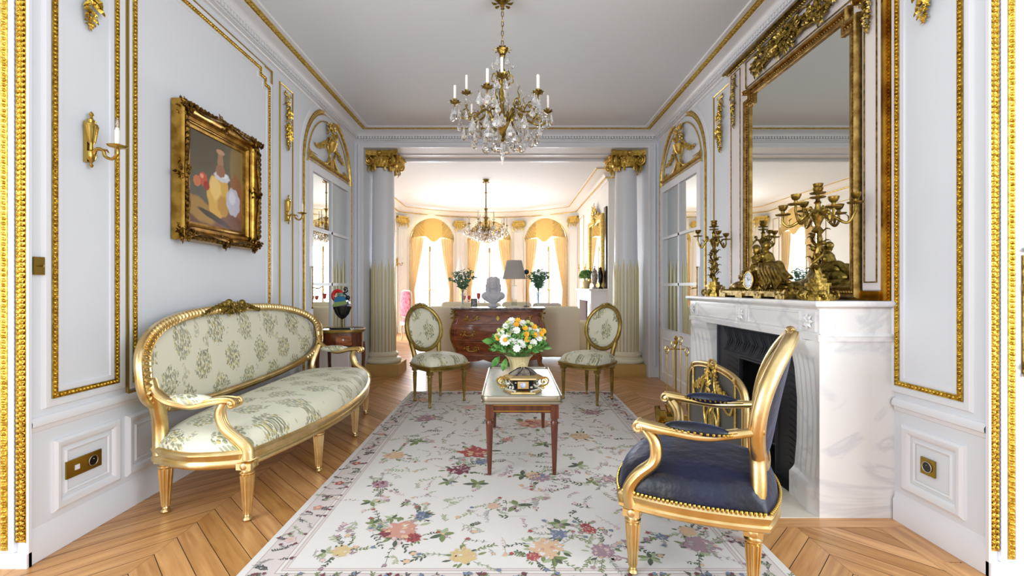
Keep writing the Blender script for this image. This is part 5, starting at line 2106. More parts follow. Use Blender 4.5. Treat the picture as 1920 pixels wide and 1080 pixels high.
for k in range(6):
    a = 2 * PI * k / 6
    q.tube([(CKX + .090 * math.sqrt(1 - t * .98) * cos(a + .5 * t), CKY + .064 * math.sqrt(1 - t * .98) * sin(a + .5 * t), T0 + .112 + .042 * t) for t in (0, .25, .5, .75, 1)], .003, n=5)
q.build('lid_ribs', M['black'], ld, world=True)
q = MB()
q.fbox(Fr((CKX, CKY - .063, 0), (1, 0, 0), (0, 0, 1), (0, -1, 0)), -.034, .034, T0 + .034, T0 + .078, .0, .012)
q.build('front_panel', M['gold_wood'], ck, world=True, smooth=0)
q = MB()
Fk = Fr((CKX, CKY - .076, 0), (1, 0, 0), (0, 0, 1), (0, -1, 0))
q.ell(Fk(0, T0 + .056, 0), .018, .004, .018, n=16, m=8)
q.build('medallion', mat('porcelain_blue', (150, 162, 196), .2, var=((214, 220, 234), 60)), ck, world=True)
q = MB()
rk = random.Random(3)
for sd in (-1, 1):
    q = MB()
    for k in range(16):
        tt = rk.random()
        zz = T0 + .03 + .05 * rk.random()
        x = CKX + sd * (.045 + .05 * tt)
        y = CKY - .066 + .055 * tt
        q.ell((x, y - .003, zz), .009, .003, .007, n=6, m=4)
    for k in range(7):
        tt = k / 6
        q.ell((CKX + sd * (.05 + .055 * tt), CKY - .082 + .07 * tt, T0 + .02), .008, n=7, m=5)
    q.build('silver_inlay', M['pearl'], ck, world=True, smooth=30)
for sd in (-1, 1):
    q = MB()
    q.tube(bez([(CKX + sd * .095, CKY, T0 + .075), (CKX + sd * .135, CKY, T0 + .092), (CKX + sd * .162, CKY, T0 + .075), (CKX + sd * .150, CKY, T0 + .045), (CKX + sd * .115, CKY, T0 + .040), (CKX + sd * .10, CKY, T0 + .03)], 6), .006, n=8)
    q.scroll(Fr((CKX + sd * .13, CKY, T0 + .065), (sd, 0, 0), (0, 0, 1), (0, -1, 0)), 0, 0, 0, .020, 1.4, 0, 1, .005)
    q.scroll(Fr((CKX + sd * .125, CKY, T0 + .035), (sd, 0, 0), (0, 0, 1), (0, -1, 0)), 0, 0, 0, .016, 1.4, 0, -1, .005)
    q.build('handle', M['brass'], ck, world=True)

# ---------------------------------------------------------------- BOUQUET
bq = thing('flower_basket', 'bouquet of white and yellow flowers in a fluted cream basket on the low table', 'flowers', (.075, 3.60, .4745))
BX, BY = .075, 3.60
q = MB()
q.lathe([(.060, .475), (.064, .482), (.070, .53), (.082, .57), (.100, .595), (.108, .60), (.100, .602), (.085, .575), (.02, .57)], (BX, BY, 0), n=48, flute=24, fd=.03)
q.tube(bez([(BX + .02, BY - .10, .50), (BX + .045, BY - .115, .53), (BX + .03, BY - .115, .56), (BX + .0, BY - .105, .545)], 5), .005, n=6)
q.build('basket', M['basket'], bq, world=True)
rb = random.Random(5)
q = MB()


def bqpt(r=1.0):
    a, b = rb.uniform(0, 2 * PI), rb.uniform(-.15, 1)
    s_ = math.sqrt(max(0, 1 - b * b)) * r
    return Vec((BX + .205 * s_ * cos(a), BY + .15 * s_ * sin(a), .655 + .185 * b * r)), Vec((cos(a) * s_, sin(a) * s_, b + .25)).normalized()


for i in range(520):
    p, d = bqpt(rb.uniform(.45, 1.0))
    d2 = (d + Vec((rb.uniform(-.8, .8), rb.uniform(-.8, .8), rb.uniform(-.5, .8)))).normalized()
    q.leaf(p, d2, d, rb.uniform(.035, .065), rb.uniform(.018, .030), .2)
for i in range(70):
    p, d = bqpt(rb.uniform(.8, 1.0))
    q.tube([(BX + (p.x - BX) * .2, BY + (p.y - BY) * .2, .58), p], .0016, n=4)
for (x, y, z, a) in ((-.15, -.06, .60, -.9), (-.10, -.09, .59, -1.3), (-.19, -.02, .71, .1)):
    q.leaf((BX + x, BY + y, z), (cos(a) * (-1 if x < 0 else 1), -.2, sin(a)), (0, -1, .2), .10, .05, .1)
q.build('foliage', M['leaf'], bq, world=True)


def petalflower(m, p, d, r, npet, name, center=None, cup=.5, rows=2):
    q = MB()
    d = Vec(d).normalized()
    e1 = d.orthogonal().normalized()
    e2 = d.cross(e1)
    for rw in range(rows):
        rr = r * (1 - .33 * rw)
        for k in range(npet):
            a = 2 * PI * (k + .5 * rw) / npet
            o = e1 * cos(a) + e2 * sin(a)
            q.leaf(p + d * (.003 * rw), (o + d * (cup + .45 * rw)).normalized(), d, rr, rr * .75, .12, .05)
    o = q.build(name, m, bq, world=True)
    if center:
        q = MB()
        q.ell(p + d * r * .3, r * .36, n=10, m=6)
        q.build('flower_centre', center, o, world=True)


FRONT = [(-.115, -.02, .735, 'w'), (-.05, -.04, .72, 'w'), (.0, -.03, .72, 'w'), (.155, .0, .745, 'w'), (-.16, -.02, .745, 'y'), (.055, -.02, .77, 'y'), (.045, -.02, .815, 'y'), (.06, -.04, .735, 'y'), (-.02, .0, .84, 'y'), (.09, .02, .795, 'w'),
         (-.13, .02, .80, 'l'), (-.10, .03, .83, 'w'), (-.075, .0, .78, 'l'), (.0, .0, .765, 'l'), (.03, .03, .85, 'w'), (.10, .02, .845, 'l'), (.12, .03, .82, 'y'), (.165, .04, .80, 'l'), (.19, .02, .79, 'y'), (-.06, .03, .84, 'w'), (-.02, -.02, .80, 'w'), (.2, .02, .74, 'l'), (-.09, 0, .755, 'w'), (-.14, .01, .775, 'w'), (.12, -.01, .765, 'y'), (.03, -.03, .70, 'w'), (.135, .02, .79, 'w'), (-.16, .02, .80, 'l'), (-.045, .02, .80, 'w'), (.07, .03, .86, 'l'), (.11, -.02, .71, 'w'), (-.06, .02, .87, 'w'), (-.01, -.01, .87, 'y'), (-.18, .0, .76, 'l'), (.17, .0, .77, 'y'),
         (-.02, -.10, .68, 'w'), (.08, -.1, .69, 'l'), (-.09, -.02, .86, 'l')]
for x, y, z, c in FRONT:
    y -= .075
    p = Vec((BX + x * .95, BY + y, z - .0))
    d = Vec((x * 2, -.7, (z - .66) * 3))
    if c == 'w':
        petalflower(M['white_petal'], p, d, .036, 9, 'white_flower', None, .5, 3)
    elif c == 'y':
        petalflower(M['yellow_petal'], p, d, .034, 8, 'yellow_flower', None, .9, 3)
    else:
        petalflower(M['lime_petal'], p, d, .024, 6, 'lime_flower', None, .8, 2)
petalflower(M['white_petal'], Vec((BX - .105, BY - .13, .735)), (-.1, -1, .3), .048, 12, 'daisy', M['yellow_petal'], .15, 1)

for g_ in (ck, bq):
    g_.location.z += .0105
# ---------------------------------------------------------------- CANDELABRA
def candelabrum(loc, rz, label, arms, spread, H=.61):
    t = thing('candelabrum', label, 'candelabrum', loc, rz)
    q = MB()
    for w, z0, z1 in ((.085, 0, .018), (.072, .018, .032), (.055, .032, .075), (.066, .075, .09), (.045, .09, .115)):
        q.prism(FH, oct8(w, w * .85, w * .5), z0, z1)
    rr = random.Random(9)
    for k in range(6):
        a = 2 * PI * k / 6 + .3
        d = Vec((cos(a), sin(a), 0))
        q.scroll(Fr(d * .072 + Vec((0, 0, .022)), d, (0, 0, 1), Vec((-d.y, d.x, 0))), 0, 0, 0, .022, 1.3, PI / 2, -1, .007)
        q.leaf(d * .05 + Vec((0, 0, .05)), d + Vec((0, 0, -.6)), (0, 0, 1), .05, .03)
    q.build('base', M['bronze'], t)
    q = MB()
    # vine wound around a twisting stem, with a child-like figure suggested by rounded limbs
    q.tube([(.010 * cos(k * .6), .010 * sin(k * .6), .11 + .022 * k) for k in range(12)], lambda t_: .020 - .009 * t_, n=8)
    q.tube([(.026 * cos(k * .7), .026 * sin(k * .7), .12 + .016 * k) for k in range(15)], .008, n=6)
    for k in range(20):
        a = k * 1.3
        z = .12 + .012 * k
        q.leaf((.02 * cos(a), .02 * sin(a), z), (cos(a), sin(a), .4), (0, 0, 1), .042, .026, .35)
    for k in range(8):
        q.ell((.026 * cos(k * 1.9), .026 * sin(k * 1.9), .13 + .028 * k), .013, n=8, m=6)
    q.lathe([(.012, .35), (.03, .362), (.02, .375), (.012, .385), (.016, .40), (.028, .425), (.034, .445), (.026, .46), (.016, .47), (.012, .50), (.018, .51), (.010, .52), (.009, .535)], n=14)
    q.build('stem', M['bronze'], t)

    def cup(mb, p):
        mb.lathe([(.006, 0), (.034, .004), (.038, .010), (.030, .010), (.010, .012), (.008, .026), (.018, .034), (.024, .048), (.026, .056), (.020, .058), (.018, .05), (.004, .048)], p, n=14)
    for k in range(arms):
        a = 2 * PI * k / arms + (.35 if arms > 3 else 0)
        d = Vec((cos(a), sin(a), 0))
        q = MB()
        zt = H - .155 + (.03 if k % 2 else 0)
        q.tube(bez([d * .015 + Vec((0, 0, .435)), d * .045 + Vec((0, 0, .455)), d * .075 + Vec((0, 0, .425)), d * (spread * .8) + Vec((0, 0, .395)), d * spread + Vec((0, 0, zt - .035)), d * spread + Vec((0, 0, zt))], 7), lambda t_: .009 - .003 * t_, n=8)
        q.leaf(d * .07 + Vec((0, 0, .43)), d + Vec((0, 0, .7)), (0, 0, 1), .04, .022)
        q.leaf(d * spread * .8 + Vec((0, 0, .40)), d * -.4 + Vec((0, 0, 1)), d, .04, .018)
        q.scroll(Fr(d * .055 + Vec((0, 0, .475)), d, (0, 0, 1), Vec((-d.y, d.x, 0))), 0, 0, 0, .014, 1.2, -PI / 2, -1, .005)
        cup(q, d * spread + Vec((0, 0, zt)))
        q.build('candle_arm', M['bronze'], t)
    q = MB()
    cup(q, Vec((0, 0, .53)))
    cup(q, Vec((0, 0, .552)))
    q.build('candle_cup', M['bronze'], t)


candelabrum((1.655, 3.71, 1.0755), .35, 'gilt bronze candelabrum at the far end of the mantelpiece', 3, .125)
candelabrum((1.61, 2.395, 1.0755), .0, 'gilt bronze candelabrum with spreading arms at the near end of the mantelpiece', 6, .158)

# ---------------------------------------------------------------- MANTEL CLOCK
mc = thing('mantel_clock', 'long gilt bronze clock with reclining figures and a white dial, on the mantelpiece', 'clock', (1.66, 3.03, 1.0755))
q = MB()
CL = Fr((1.66, 3.03, 1.0755), (0, 1, 0), (0, 0, 1), (-1, 0, 0))
q.prism(CL, [(-.40, .012), (.40, .012), (.42, .022), (.42, .035), (.38, .045), (-.38, .045), (-.42, .035), (-.42, .022)], -.08, .08)
for u in (-.36, -.12, .12, .36):
    q.fbox(CL, u - .045, u + .045, 0, .03, -.075, .088)
    cluster(q, CL, u, .026, .035, .006, 8, .018, .09, .5)
for sd in (-1, 1):
    for n_ in (-.055, .0, .055):
        q.scroll(Fr(CL(sd * .40, .041, n_), CL.U * sd, CL.V, CL.N), 0, 0, 0, .028, 1.4, PI / 2, -1, .012)
    q.lathe([(.01, -.085), (.027, -.08), (.027, .08), (.01, .085)], CL(sd * .40, .030, 0), n=14, ax='x')
for k in range(30):
    q.ell(CL(-.36 + .72 * k / 29, .050, .072), .007, n=6, m=4)
q.build('base', M['bronze'], mc, world=True)
q = MB()
rm = random.Random(21)
# stepped rocky mound
for (u, v, ru, rv, rn) in ((-.05, .09, .27, .06, .07), (-.07, .13, .20, .07, .065), (-.09, .18, .14, .06, .06), (-.22, .07, .12, .035, .055), (.24, .075, .10, .04, .06)):
    q.ell(CL(u, v, 0), rn, ru, rv, n=18, m=10)
q.lathe([(.01, -.062), (.066, -.058), (.070, 0), (.066, .052), (.058, .062), (.01, .064)], CL(-.03, .115, .028), n=24, ax='x')
cluster(q, Fr(CL(0, 0, .055), CL.U, CL.V, CL.N), -.06, .12, .20, .06, 110, .032, .01, .2)
mo = q.build('rocky_mound', M['bronze'], mc, world=True)
# two embracing figures reclining on top
q = MB()


def limb(pts, r0, r1):
    pts = [(p[0] - .115, p[1], p[2]) for p in pts]
    q.tube(bez([CL(*p) for p in pts], 6), lambda t_: r0 + (r1 - r0) * t_, n=10)
    q.ell(CL(*pts[0]), r0 * 1.02, n=10, m=8)
    q.ell(CL(*pts[-1]), r1 * 1.1, n=10, m=8)


for (hx, hv, sgn, off) in ((.045, .325, 1, .0), (.125, .315, -1, .01)):
    q.ell(CL(hx - .115, hv, off + .01), .026, .027, .033, n=14, m=10)          # head
    q.ell(CL(hx - .115 - sgn * .016, hv + .012, off + .004), .028, .026, .028, n=12, m=8)   # hair
    q.ell(CL(hx - .115 + sgn * .026, hv - .002, off + .012), .006, .008, .006, n=8, m=6)    # nose
    limb([(hx, hv - .02, off), (hx - sgn * .01, hv - .05, off)], .013, .018)
    limb([(hx - sgn * .01, hv - .06, off), (hx - sgn * .03, hv - .10, off), (hx - sgn * .045, hv - .15, off)], .036, .040)   # torso
    limb([(hx - sgn * .01, hv - .055, off + .03), (hx + sgn * .03, hv - .09, off + .045), (hx + sgn * .07, hv - .08, off + .04)], .014, .009)
    limb([(hx - sgn * .02, hv - .055, off - .02), (hx + sgn * .02, hv - .08, off - .04), (hx + sgn * .05, hv - .06, off - .03)], .014, .009)
limb([(-.005, .175, .02), (-.09, .19, .04), (-.15, .14, .035), (-.23, .10, .03)], .034, .014)
limb([(-.005, .165, -.02), (-.07, .21, -.01), (-.13, .165, 0), (-.20, .13, .0)], .034, .014)
limb([(.17, .17, .02), (.22, .18, .04), (.25, .13, .04), (.30, .10, .03)], .030, .013)
q.ell(CL(-.36, .098, .035), .015, .024, .012, n=8, m=6)
q.ell(CL(.195, .095, .035), .015, .024, .012, n=8, m=6)
fg = q.build('embracing_figures', M['bronze'], mc, world=True)
md = fg.modifiers.new('merge', 'REMESH')
md.mode = 'VOXEL'
md.voxel_size = .004
md.use_smooth_shade = True
q = MB()
# drapery folds falling over the mound
for k in range(12):
    a = -.30 + .035 * k
    if -.12 < a < .06:
        continue
    q.tube(bez([CL(a + .05, .22 - abs(k - 5) * .008, .045), CL(a, .17, .072), CL(a - .05, .11, .078), CL(a - .03 * (k % 3), .06, .07)], 5), lambda t_: .012 - .004 * t_, n=6)
q.build('drapery', M['bronze'], mc, world=True)
q = MB()
q.lathe([(.001, .060), (.048, .062), (.050, .066), (.046, .070), (.001, .072)][::1], CL(-.03, .115, .028), n=32, ax='x')
q2 = MB()
Fd_ = Fr(CL(-.03, .115, .095), CL.U, CL.V, CL.N)
q2.prism(Fd_, [(.053 * cos(2 * PI * k / 32), .053 * sin(2 * PI * k / 32)) for k in range(32)], -.004, .002)
dl = q2.build('dial', M['enamel'], mc, world=True, smooth=30)
q2 = MB()
for k in range(12):
    a = 2 * PI * k / 12
    q2.tube([Fd_(.036 * cos(a), .036 * sin(a), .003), Fd_(.042 * cos(a), .042 * sin(a), .003)], .0016, n=4)
q2.tube([Fd_(0, 0, .004), Fd_(.012, .020, .004)], .0014, n=4)
q2.tube([Fd_(0, 0, .004), Fd_(-.030, .008, .004)], .0012, n=4)
q2.build('hands', M['black'], dl, world=True)
q2 = MB()
q2.tube([Fd_(.056 * cos(2 * PI * k / 32), .056 * sin(2 * PI * k / 32), .002) for k in range(32)], .005, n=6, closed=True)
q2.build('bezel', M['brass'], mc, world=True)

# ---------------------------------------------------------------- FIRE SCREEN
fsn = thing('fire_screen', 'gilt-framed grey fire screen with an openwork lyre, in front of the fireplace', 'fire screen', (1.27, 2.84, 0))
FG = Fr((1.27, 2.84, 0), (0, 1, 0), (0, 0, 1), (-1, 0, 0))
op = []
for k in range(25):
    a = PI * k / 24
    c, s_ = se(a, 3.6)
    op.append((.385 * c, .47 + .17 * s_ + .02 * (1 - abs(c))))
shape = [(.385, .20)] + op + [(-.385, .20)]
q = MB()
q.prism(FG, [(a * .97, b) for a, b in shape], -.004, .004)
q.build('mesh_panel', M['mesh_grey'], fsn, world=True, smooth=0)
q = MB()
q.tube([FG(a, b, 0) for a, b in shape], .017, n=10, closed=True)
q.tube([FG(a * .95, .21 + (b - .21) * .96, .012) for a, b in shape], .006, n=6, closed=True)
q.build('gilt_frame', M['gold_wood'], fsn, world=True)
for sd in (-1, 1):
    q = MB()
    for e in (-1, 1):
        q.tube(bez([FG(sd * .36, .20, 0), FG(sd * .36, .11, e * .03), FG(sd * .36, .05, e * .08), FG(sd * .36, .012, e * .13)], 5), .014, n=8)
    q.build('foot', M['gold_wood'], fsn, world=True)
q = MB()
for sd in (-1, 1):
    q.tube(bez([FG(sd * .015, .66, .02), FG(sd * .055, .63, .02), FG(sd * .045, .55, .02), FG(sd * .075, .47, .02), FG(sd * .10, .36, .02), FG(sd * .06, .25, .02), FG(0, .225, .02)], 6), .009, n=8)
    q.tube(bez([FG(sd * .05, .58, .02), FG(sd * .12, .52, .02), FG(sd * .17, .44, .02), FG(sd * .24, .42, .02), FG(sd * .28, .48, .02)], 6), .008, n=8)
    q.tube([FG(sd * .29, .36, .015), FG(sd * .29, .60, .015)], .007, n=6)
    q.leaf(FG(sd * .29, .60, .015), FG.V, FG.N, .04, .03)
    garland(q, FG, (sd * .06, .60), (sd * .25, .50), .03, .022, .02, 14)
cluster(q, FG, 0, .60, .06, .05, 26, .045, .02)
cluster(q, FG, 0, .45, .055, .07, 30, .04, .02)
for k in range(4):
    q.tube([FG(-.03 + .02 * k, .28, .02), FG(-.03 + .02 * k, .42, .02)], .003, n=5)
ring = [FG(.075 * cos(a), .30 + .085 * sin(a), .018) for a in [2 * PI * k / 30 for k in range(30)]]
q.tube(ring, .009, n=8, closed=True)
q.tube([FG(.055 * cos(a), .65 + .045 * sin(a), .012) for a in [PI * k / 14 for k in range(15)]], .008, n=8)
q.build('lyre_ornament', M['gilt_soft'], fsn, world=True)

# ---------------------------------------------------------------- FIRE IRONS
fi = thing('fire_iron_stand', 'brass stand of slender fire irons between the right column and the fireplace', 'fire irons', (1.47, 4.05, 0))
q = MB()
IX, IY = 1.47, 4.05
q.lathe([(.09, 0), (.095, .01), (.07, .02), (.02, .03), (.008, .04), (.007, .62), (.012, .64), (.022, .66), (.010, .68), (.018, .70), (.003, .72)], (IX, IY, 0), n=18)
q.tube([(IX - .09, IY, .60), (IX + .09, IY, .60)], .005, n=6)
q.build('stand', M['brass'], fi, world=True)
for k, (dx, tp) in enumerate(((-.085, .62), (-.03, .66), (.035, .70), (.09, .60))):
    q = MB()
    x = IX + dx
    q.tube([(x, IY - .02, .06), (x, IY - .02, tp - .05)], .0045, n=6)
    q.tube([(x + .017 * cos(2 * PI * j / 14), IY - .02, tp - .015 + .028 * sin(2 * PI * j / 14)) for j in range(14)], .004, n=6, closed=True)
    q.ell((x, IY - .02, tp - .05), .011)
    if k == 1:
        q.prism(Fr((x, IY - .02, .12), (1, 0, 0), (0, 0, 1), (0, -1, 0)), [(-.035, -.06), (.035, -.06), (.04, .03), (.0, .05), (-.04, .03)], -.004, .004)
    q.build('fire_iron', M['brass'], fi, world=True)
q = MB()
cs = thing('coal_scuttle', 'small brass coal scuttle on the parquet beside the fire screen', 'coal scuttle', (1.33, 3.78, 0))
q.grid(lambda u, v: Vec((1.33 + (-.11 + .22 * u), 3.78 + .075 * cos(PI * v), .10 - .085 * sin(PI * v) + (.05 if u < .2 else 0) * abs(cos(PI * v)))), 16, 14)
q.grid(lambda u, v: Vec((1.33 + (-.108 + .216 * u), 3.78 + .070 * cos(PI * v), .102 - .080 * sin(PI * v) + (.05 if u < .2 else 0) * abs(cos(PI * v)))), 16, 14)
q.prism(Fr((1.44, 3.78, .10), (0, 1, 0), (0, 0, 1), (1, 0, 0)), [(.075 * cos(PI + PI * k / 12), .085 * sin(PI + PI * k / 12)) for k in range(13)], -.003, .003)
q.build('bin', M['brass'], cs, world=True)
q = MB()
q.box(1.25, 1.41, 3.74, 3.82, 0, .02)
q.build('foot', M['brass'], cs, world=True, smooth=0)
q = MB()
q.tube(bez([(1.33, 3.71, .10), (1.30, 3.74, .17), (1.30, 3.82, .17), (1.33, 3.85, .10)], 5), .006, n=8)
q.build('handle', M['brass'], cs, world=True)
# ================================================================ CHANDELIERS
def crystal_mesh(kind, L):
    q = MB()
    if kind == 'drop':      # flat pear-shaped pendant
        P = [(0, 0), (.10, -.10), (.16, -.28), (.30, -.52), (.36, -.72), (.26, -.90), (0, -1)]
        vs, fs = [], []
        for r, z in P:
            for k in range(8):
                a = 2 * PI * k / 8
                vs.append((max(r, .01) * cos(a) * L, max(r, .01) * .55 * sin(a) * L, z * L))
        for i in range(len(P) - 1):
            for k in range(8):
                fs.append((i * 8 + k, i * 8 + (k + 1) % 8, (i + 1) * 8 + (k + 1) % 8, (i + 1) * 8 + k))
        q.add(vs, fs)
    elif kind == 'spear':
        P = [(.02, 0), (.13, -.25), (.11, -.6), (.01, -1)]
        vs, fs = [], []
        for r, z in P:
            for k in range(6):
                a = 2 * PI * k / 6
                vs.append((r * cos(a) * L, r * sin(a) * L, z * L))
        for i in range(len(P) - 1):
            for k in range(6):
                fs.append((i * 6 + k, i * 6 + (k + 1) % 6, (i + 1) * 6 + (k + 1) % 6, (i + 1) * 6 + k))
        q.add(vs, fs)
    elif kind == 'ball':
        q.ell((0, 0, -L * .5), L * .45, n=8, m=6)
    q.ell((0, 0, .004), .004, n=6, m=4)
    me = bpy.data.meshes.new('crystal_pendant')
    me.from_pydata(q.v, [], q.f)
    me.materials.append(M['crystal'])
    return me


def chandelier(loc, label, tiers, H, R0, seed, pend, wide=False):
    """loc: ceiling point; H: drop from ceiling to the body centre"""
    t = thing('chandelier', label, 'chandelier', loc)
    rg = random.Random(seed)
    q = MB()
    q.lathe([(.008, -.075), (.016, -.068), (.012, -.055), (.03, -.045), (.055, -.02), (.062, -.005), (.058, 0)], n=20)
    for k in range(8):
        a = 2 * PI * k / 8
        q.leaf((.03 * cos(a), .03 * sin(a), -.05), (cos(a), sin(a), .35), (0, 0, -1), .045, .03)
    q.build('canopy', M['bronze'], t)
    zc = -H
    top = zc + (.44 if not wide else .40)
    q = MB()
    if not wide:
        z = -.07
        i = 0
        while z > top + .02:
            ax = (1, 0, 0) if i % 2 else (0, 1, 0)
            q.tube([(Vec(ax) * .008 * cos(2 * PI * k / 10)) + Vec((0, 0, z - .018 + .020 * sin(2 * PI * k / 10))) for k in range(10)], .0028, n=5, closed=True)
            z -= .033
            i += 1
    else:
        q.tube([(0, 0, -.07), (0, 0, top)], .012, n=8)
        q.ell((0, 0, -.25), .022)
    q.build('chain', M['bronze'], t)
    q = MB()
    q.lathe([(.006, top + .02), (.012, top), (.02, top - .02), (.012, top - .04), (.010, top - .10), (.022, top - .14), (.04, top - .17), (.03, top - .19), (.016, top - .22), (.028, top - .27), (.020, top - .32), (.014, top - .36),
             (.03, zc + .02), (.062, zc - .01), (.072, zc - .04), (.060, zc - .08), (.03, zc - .11), (.016, zc - .13), (.022, zc - .145), (.004, zc - .165)], n=20)
    for k in range(10):
        a = 2 * PI * k / 10
        d = Vec((cos(a), sin(a), 0))
        q.leaf(d * .02 + Vec((0, 0, top - .01)), d + Vec((0, 0, .55)), (0, 0, 1), .055, .026, .4)
        q.leaf(d * .03 + Vec((0, 0, top - .165)), d + Vec((0, 0, .9)), (0, 0, 1), .04, .02, .4)
        q.leaf(d * .06 + Vec((0, 0, zc - .06)), d * .3 + Vec((0, 0, 1)), d, .06, .03, .2)
    for k in range(6):
        a = 2 * PI * k / 6 + .2
        d = Vec((cos(a), sin(a), 0))
        q.tube(bez([d * .02 + Vec((0, 0, top - .18)), d * .06 + Vec((0, 0, top - .14)), d * .075 + Vec((0, 0, top - .19)), d * .05 + Vec((0, 0, top - .20))], 5), .004, n=6)
    q.build('stem', M['bronze'], t)
    # arms
    for ti, (n, r, zp, ph, cl) in enumerate(tiers):
        first = None
        for k in range(n):
            a = 2 * PI * k / n + ph
            if first is not None:
                c = copy_tree(first, t)
                c.rotation_euler = (0, 0, a - a0)
                continue
            a0 = a
            d = Vec((cos(a), sin(a), 0))
            e = Vec((-d.y, d.x, 0))
            q = MB()
            z0 = zc - .03
            q.tube(bez([d * .05 + Vec((0, 0, z0)), d * (r * .35) + Vec((0, 0, z0 + .075)), d * (r * .6) + Vec((0, 0, z0 + .02)), d * (r * .85) + Vec((0, 0, z0 + .005)), d * (r * 1.0) + Vec((0, 0, z0 + (zp - z0) * .5)), d * r + Vec((0, 0, zp))], 8), lambda t_: .009 - .004 * t_, n=8)
            Fa = Fr((0, 0, 0), d, (0, 0, 1), e)
            q.scroll(Fa, r * .42, z0 + .10, 0, .036, 1.3, -PI / 2, -1, .006)
            q.scroll(Fa, r * .78, z0 + .045, 0, .026, 1.3, PI, -1, .005)
            q.tube(bez([Fa(r * .42, z0 + .06), Fa(r * .5, z0 + .12), Fa(r * .45, z0 + .17), Fa(r * .52, z0 + .20)], 5), lambda t_: .005 - .003 * t_, n=6)
            for j in range(4):
                q.leaf(Fa(r * (.3 + .17 * j), z0 + .05 - .01 * j), d * .5 + Vec((0, 0, 1)) + e * (.4 if j % 2 else -.4), d, .035, .018)
            q.lathe([(.004, zp - .012), (.012, zp - .006), (.030, zp), (.033, zp + .004), (.012, zp + .006), (.010, zp + .018), (.014, zp + .026), (.011, zp + .028)], d * r, n=14)
            for j in range(8):
                b = 2 * PI * j / 8
                q.leaf(d * (r) + Vec((.022 * cos(b), .022 * sin(b), zp)), (cos(b), sin(b), .15), (0, 0, 1), .022, .016)
            first = q.build('arm', M['bronze'], t)
            q = MB()
            q.lathe([(.0095, zp + .02), (.0095, zp + cl), (.006, zp + cl + .003)], d * r, n=12)
            q.build('candle', M['candle'], first)
    # pendants
    meshes = {}
    for (kind, L, n, r, z, ph) in pend:
        key = (kind, L)
        if key not in meshes:
            meshes[key] = crystal_mesh(kind, L)
        for k in range(n):
            a = 2 * PI * k / max(1, n) + ph
            o = bpy.data.objects.new('crystal_pendant', meshes[key])
            COL.objects.link(o)
            o.parent = t
            o.location = (r * cos(a), r * sin(a), z)
            o.rotation_euler = (0, 0, a + PI / 2 + rg.uniform(-.4, .4))
    # strings of beads between the arms
    q = MB()
    n, r, zp, ph, cl = tiers[0]
    n2, r2, zp2, ph2, cl2 = tiers[-1]
    for k in range(n2):
        a, b = 2 * PI * k / n2 + ph2, 2 * PI * (k + 1) / n2 + ph2
        p0, p1 = Vec((r2 * cos(a), r2 * sin(a), zp2)), Vec((r2 * cos(b), r2 * sin(b), zp2))
        for j in range(1, 14):
            tt = j / 14
            p = p0.lerp(p1, tt) - Vec((0, 0, .10 * 4 * tt * (1 - tt)))
            q.ell(p, .006, n=6, m=4)
        for j in range(1, 12):
            tt = j / 12
            p = Vec((.03 * cos(a), .03 * sin(a), top - .05)).lerp(p0, tt) - Vec((0, 0, .10 * 4 * tt * (1 - tt)))
            q.ell(p, .0055, n=6, m=4)
    q.build('crystal_garland', M['crystal'], t, smooth=0)


zc = -.83
chandelier((-.047, 3.13, 3.13), 'gilt chandelier with white candles and clear crystal drops, hanging over the low table', [(4, .245, zc + .165, 0, .125), (6, .325, zc + .07, .25, .115)], .83, .33, 4,
           [('drop', .09, 6, .325, zc + .05, .25), ('drop', .085, 6, .30, zc + .04, .35), ('drop', .085, 6, .34, zc + .045, .12), ('drop', .06, 4, .245, zc + .145, .1), ('drop', .06, 4, .25, zc + .145, -.1),
            ('drop', .10, 9, .20, zc - .10, .1), ('drop', .10, 9, .26, zc - .06, .4), ('drop', .08, 7, .13, zc - .12, 0), ('drop', .07, 4, .07, zc - .13, .5), ('drop', .09, 10, .17, zc - .03, .3),
            ('spear', .14, 4, .05, zc + .25, .4), ('spear', .16, 1, 0.0, zc - .16, 0), ('ball', .045, 1, 0, zc - .225, 0), ('spear', .11, 8, .11, zc + .09, .2), ('drop', .05, 6, .07, zc + .38, 0), ('drop', .06, 8, .30, zc - .02, .7)])
zc = -.98
chandelier((-.445, 8.72, 3.20), 'wide crystal chandelier with many thin candles, hanging in the far room', [(4, .15, zc + .22, .2, .16), (10, .40, zc + .10, .1, .15)], .98, .44, 8,
           [('drop', .10, 10, .40, zc + .08, .1), ('drop', .10, 10, .34, zc + .0, .4), ('drop', .10, 12, .42, zc + .02, .3), ('drop', .10, 14, .28, zc - .06, .2), ('drop', .10, 10, .20, zc - .09, 0), ('drop', .10, 8, .12, zc - .11, .3), ('drop', .09, 14, .36, zc - .03, .05), ('ball', .05, 1, 0, zc - .17, 0), ('drop', .08, 12, .24, zc - .01, .35)], wide=True)

# ================================================================ ON THE COMMODE
bs = thing('bust', 'white plaster portrait bust with long curled hair on the commode', 'bust', (-.24, 6.85, .857))
q = MB()
o = Vec((-.24, 6.85, .857))


def E(x, y, z, a, b, c):
    q.ell(o + Vec((x, y, z)), a, b, c, n=18, m=12)


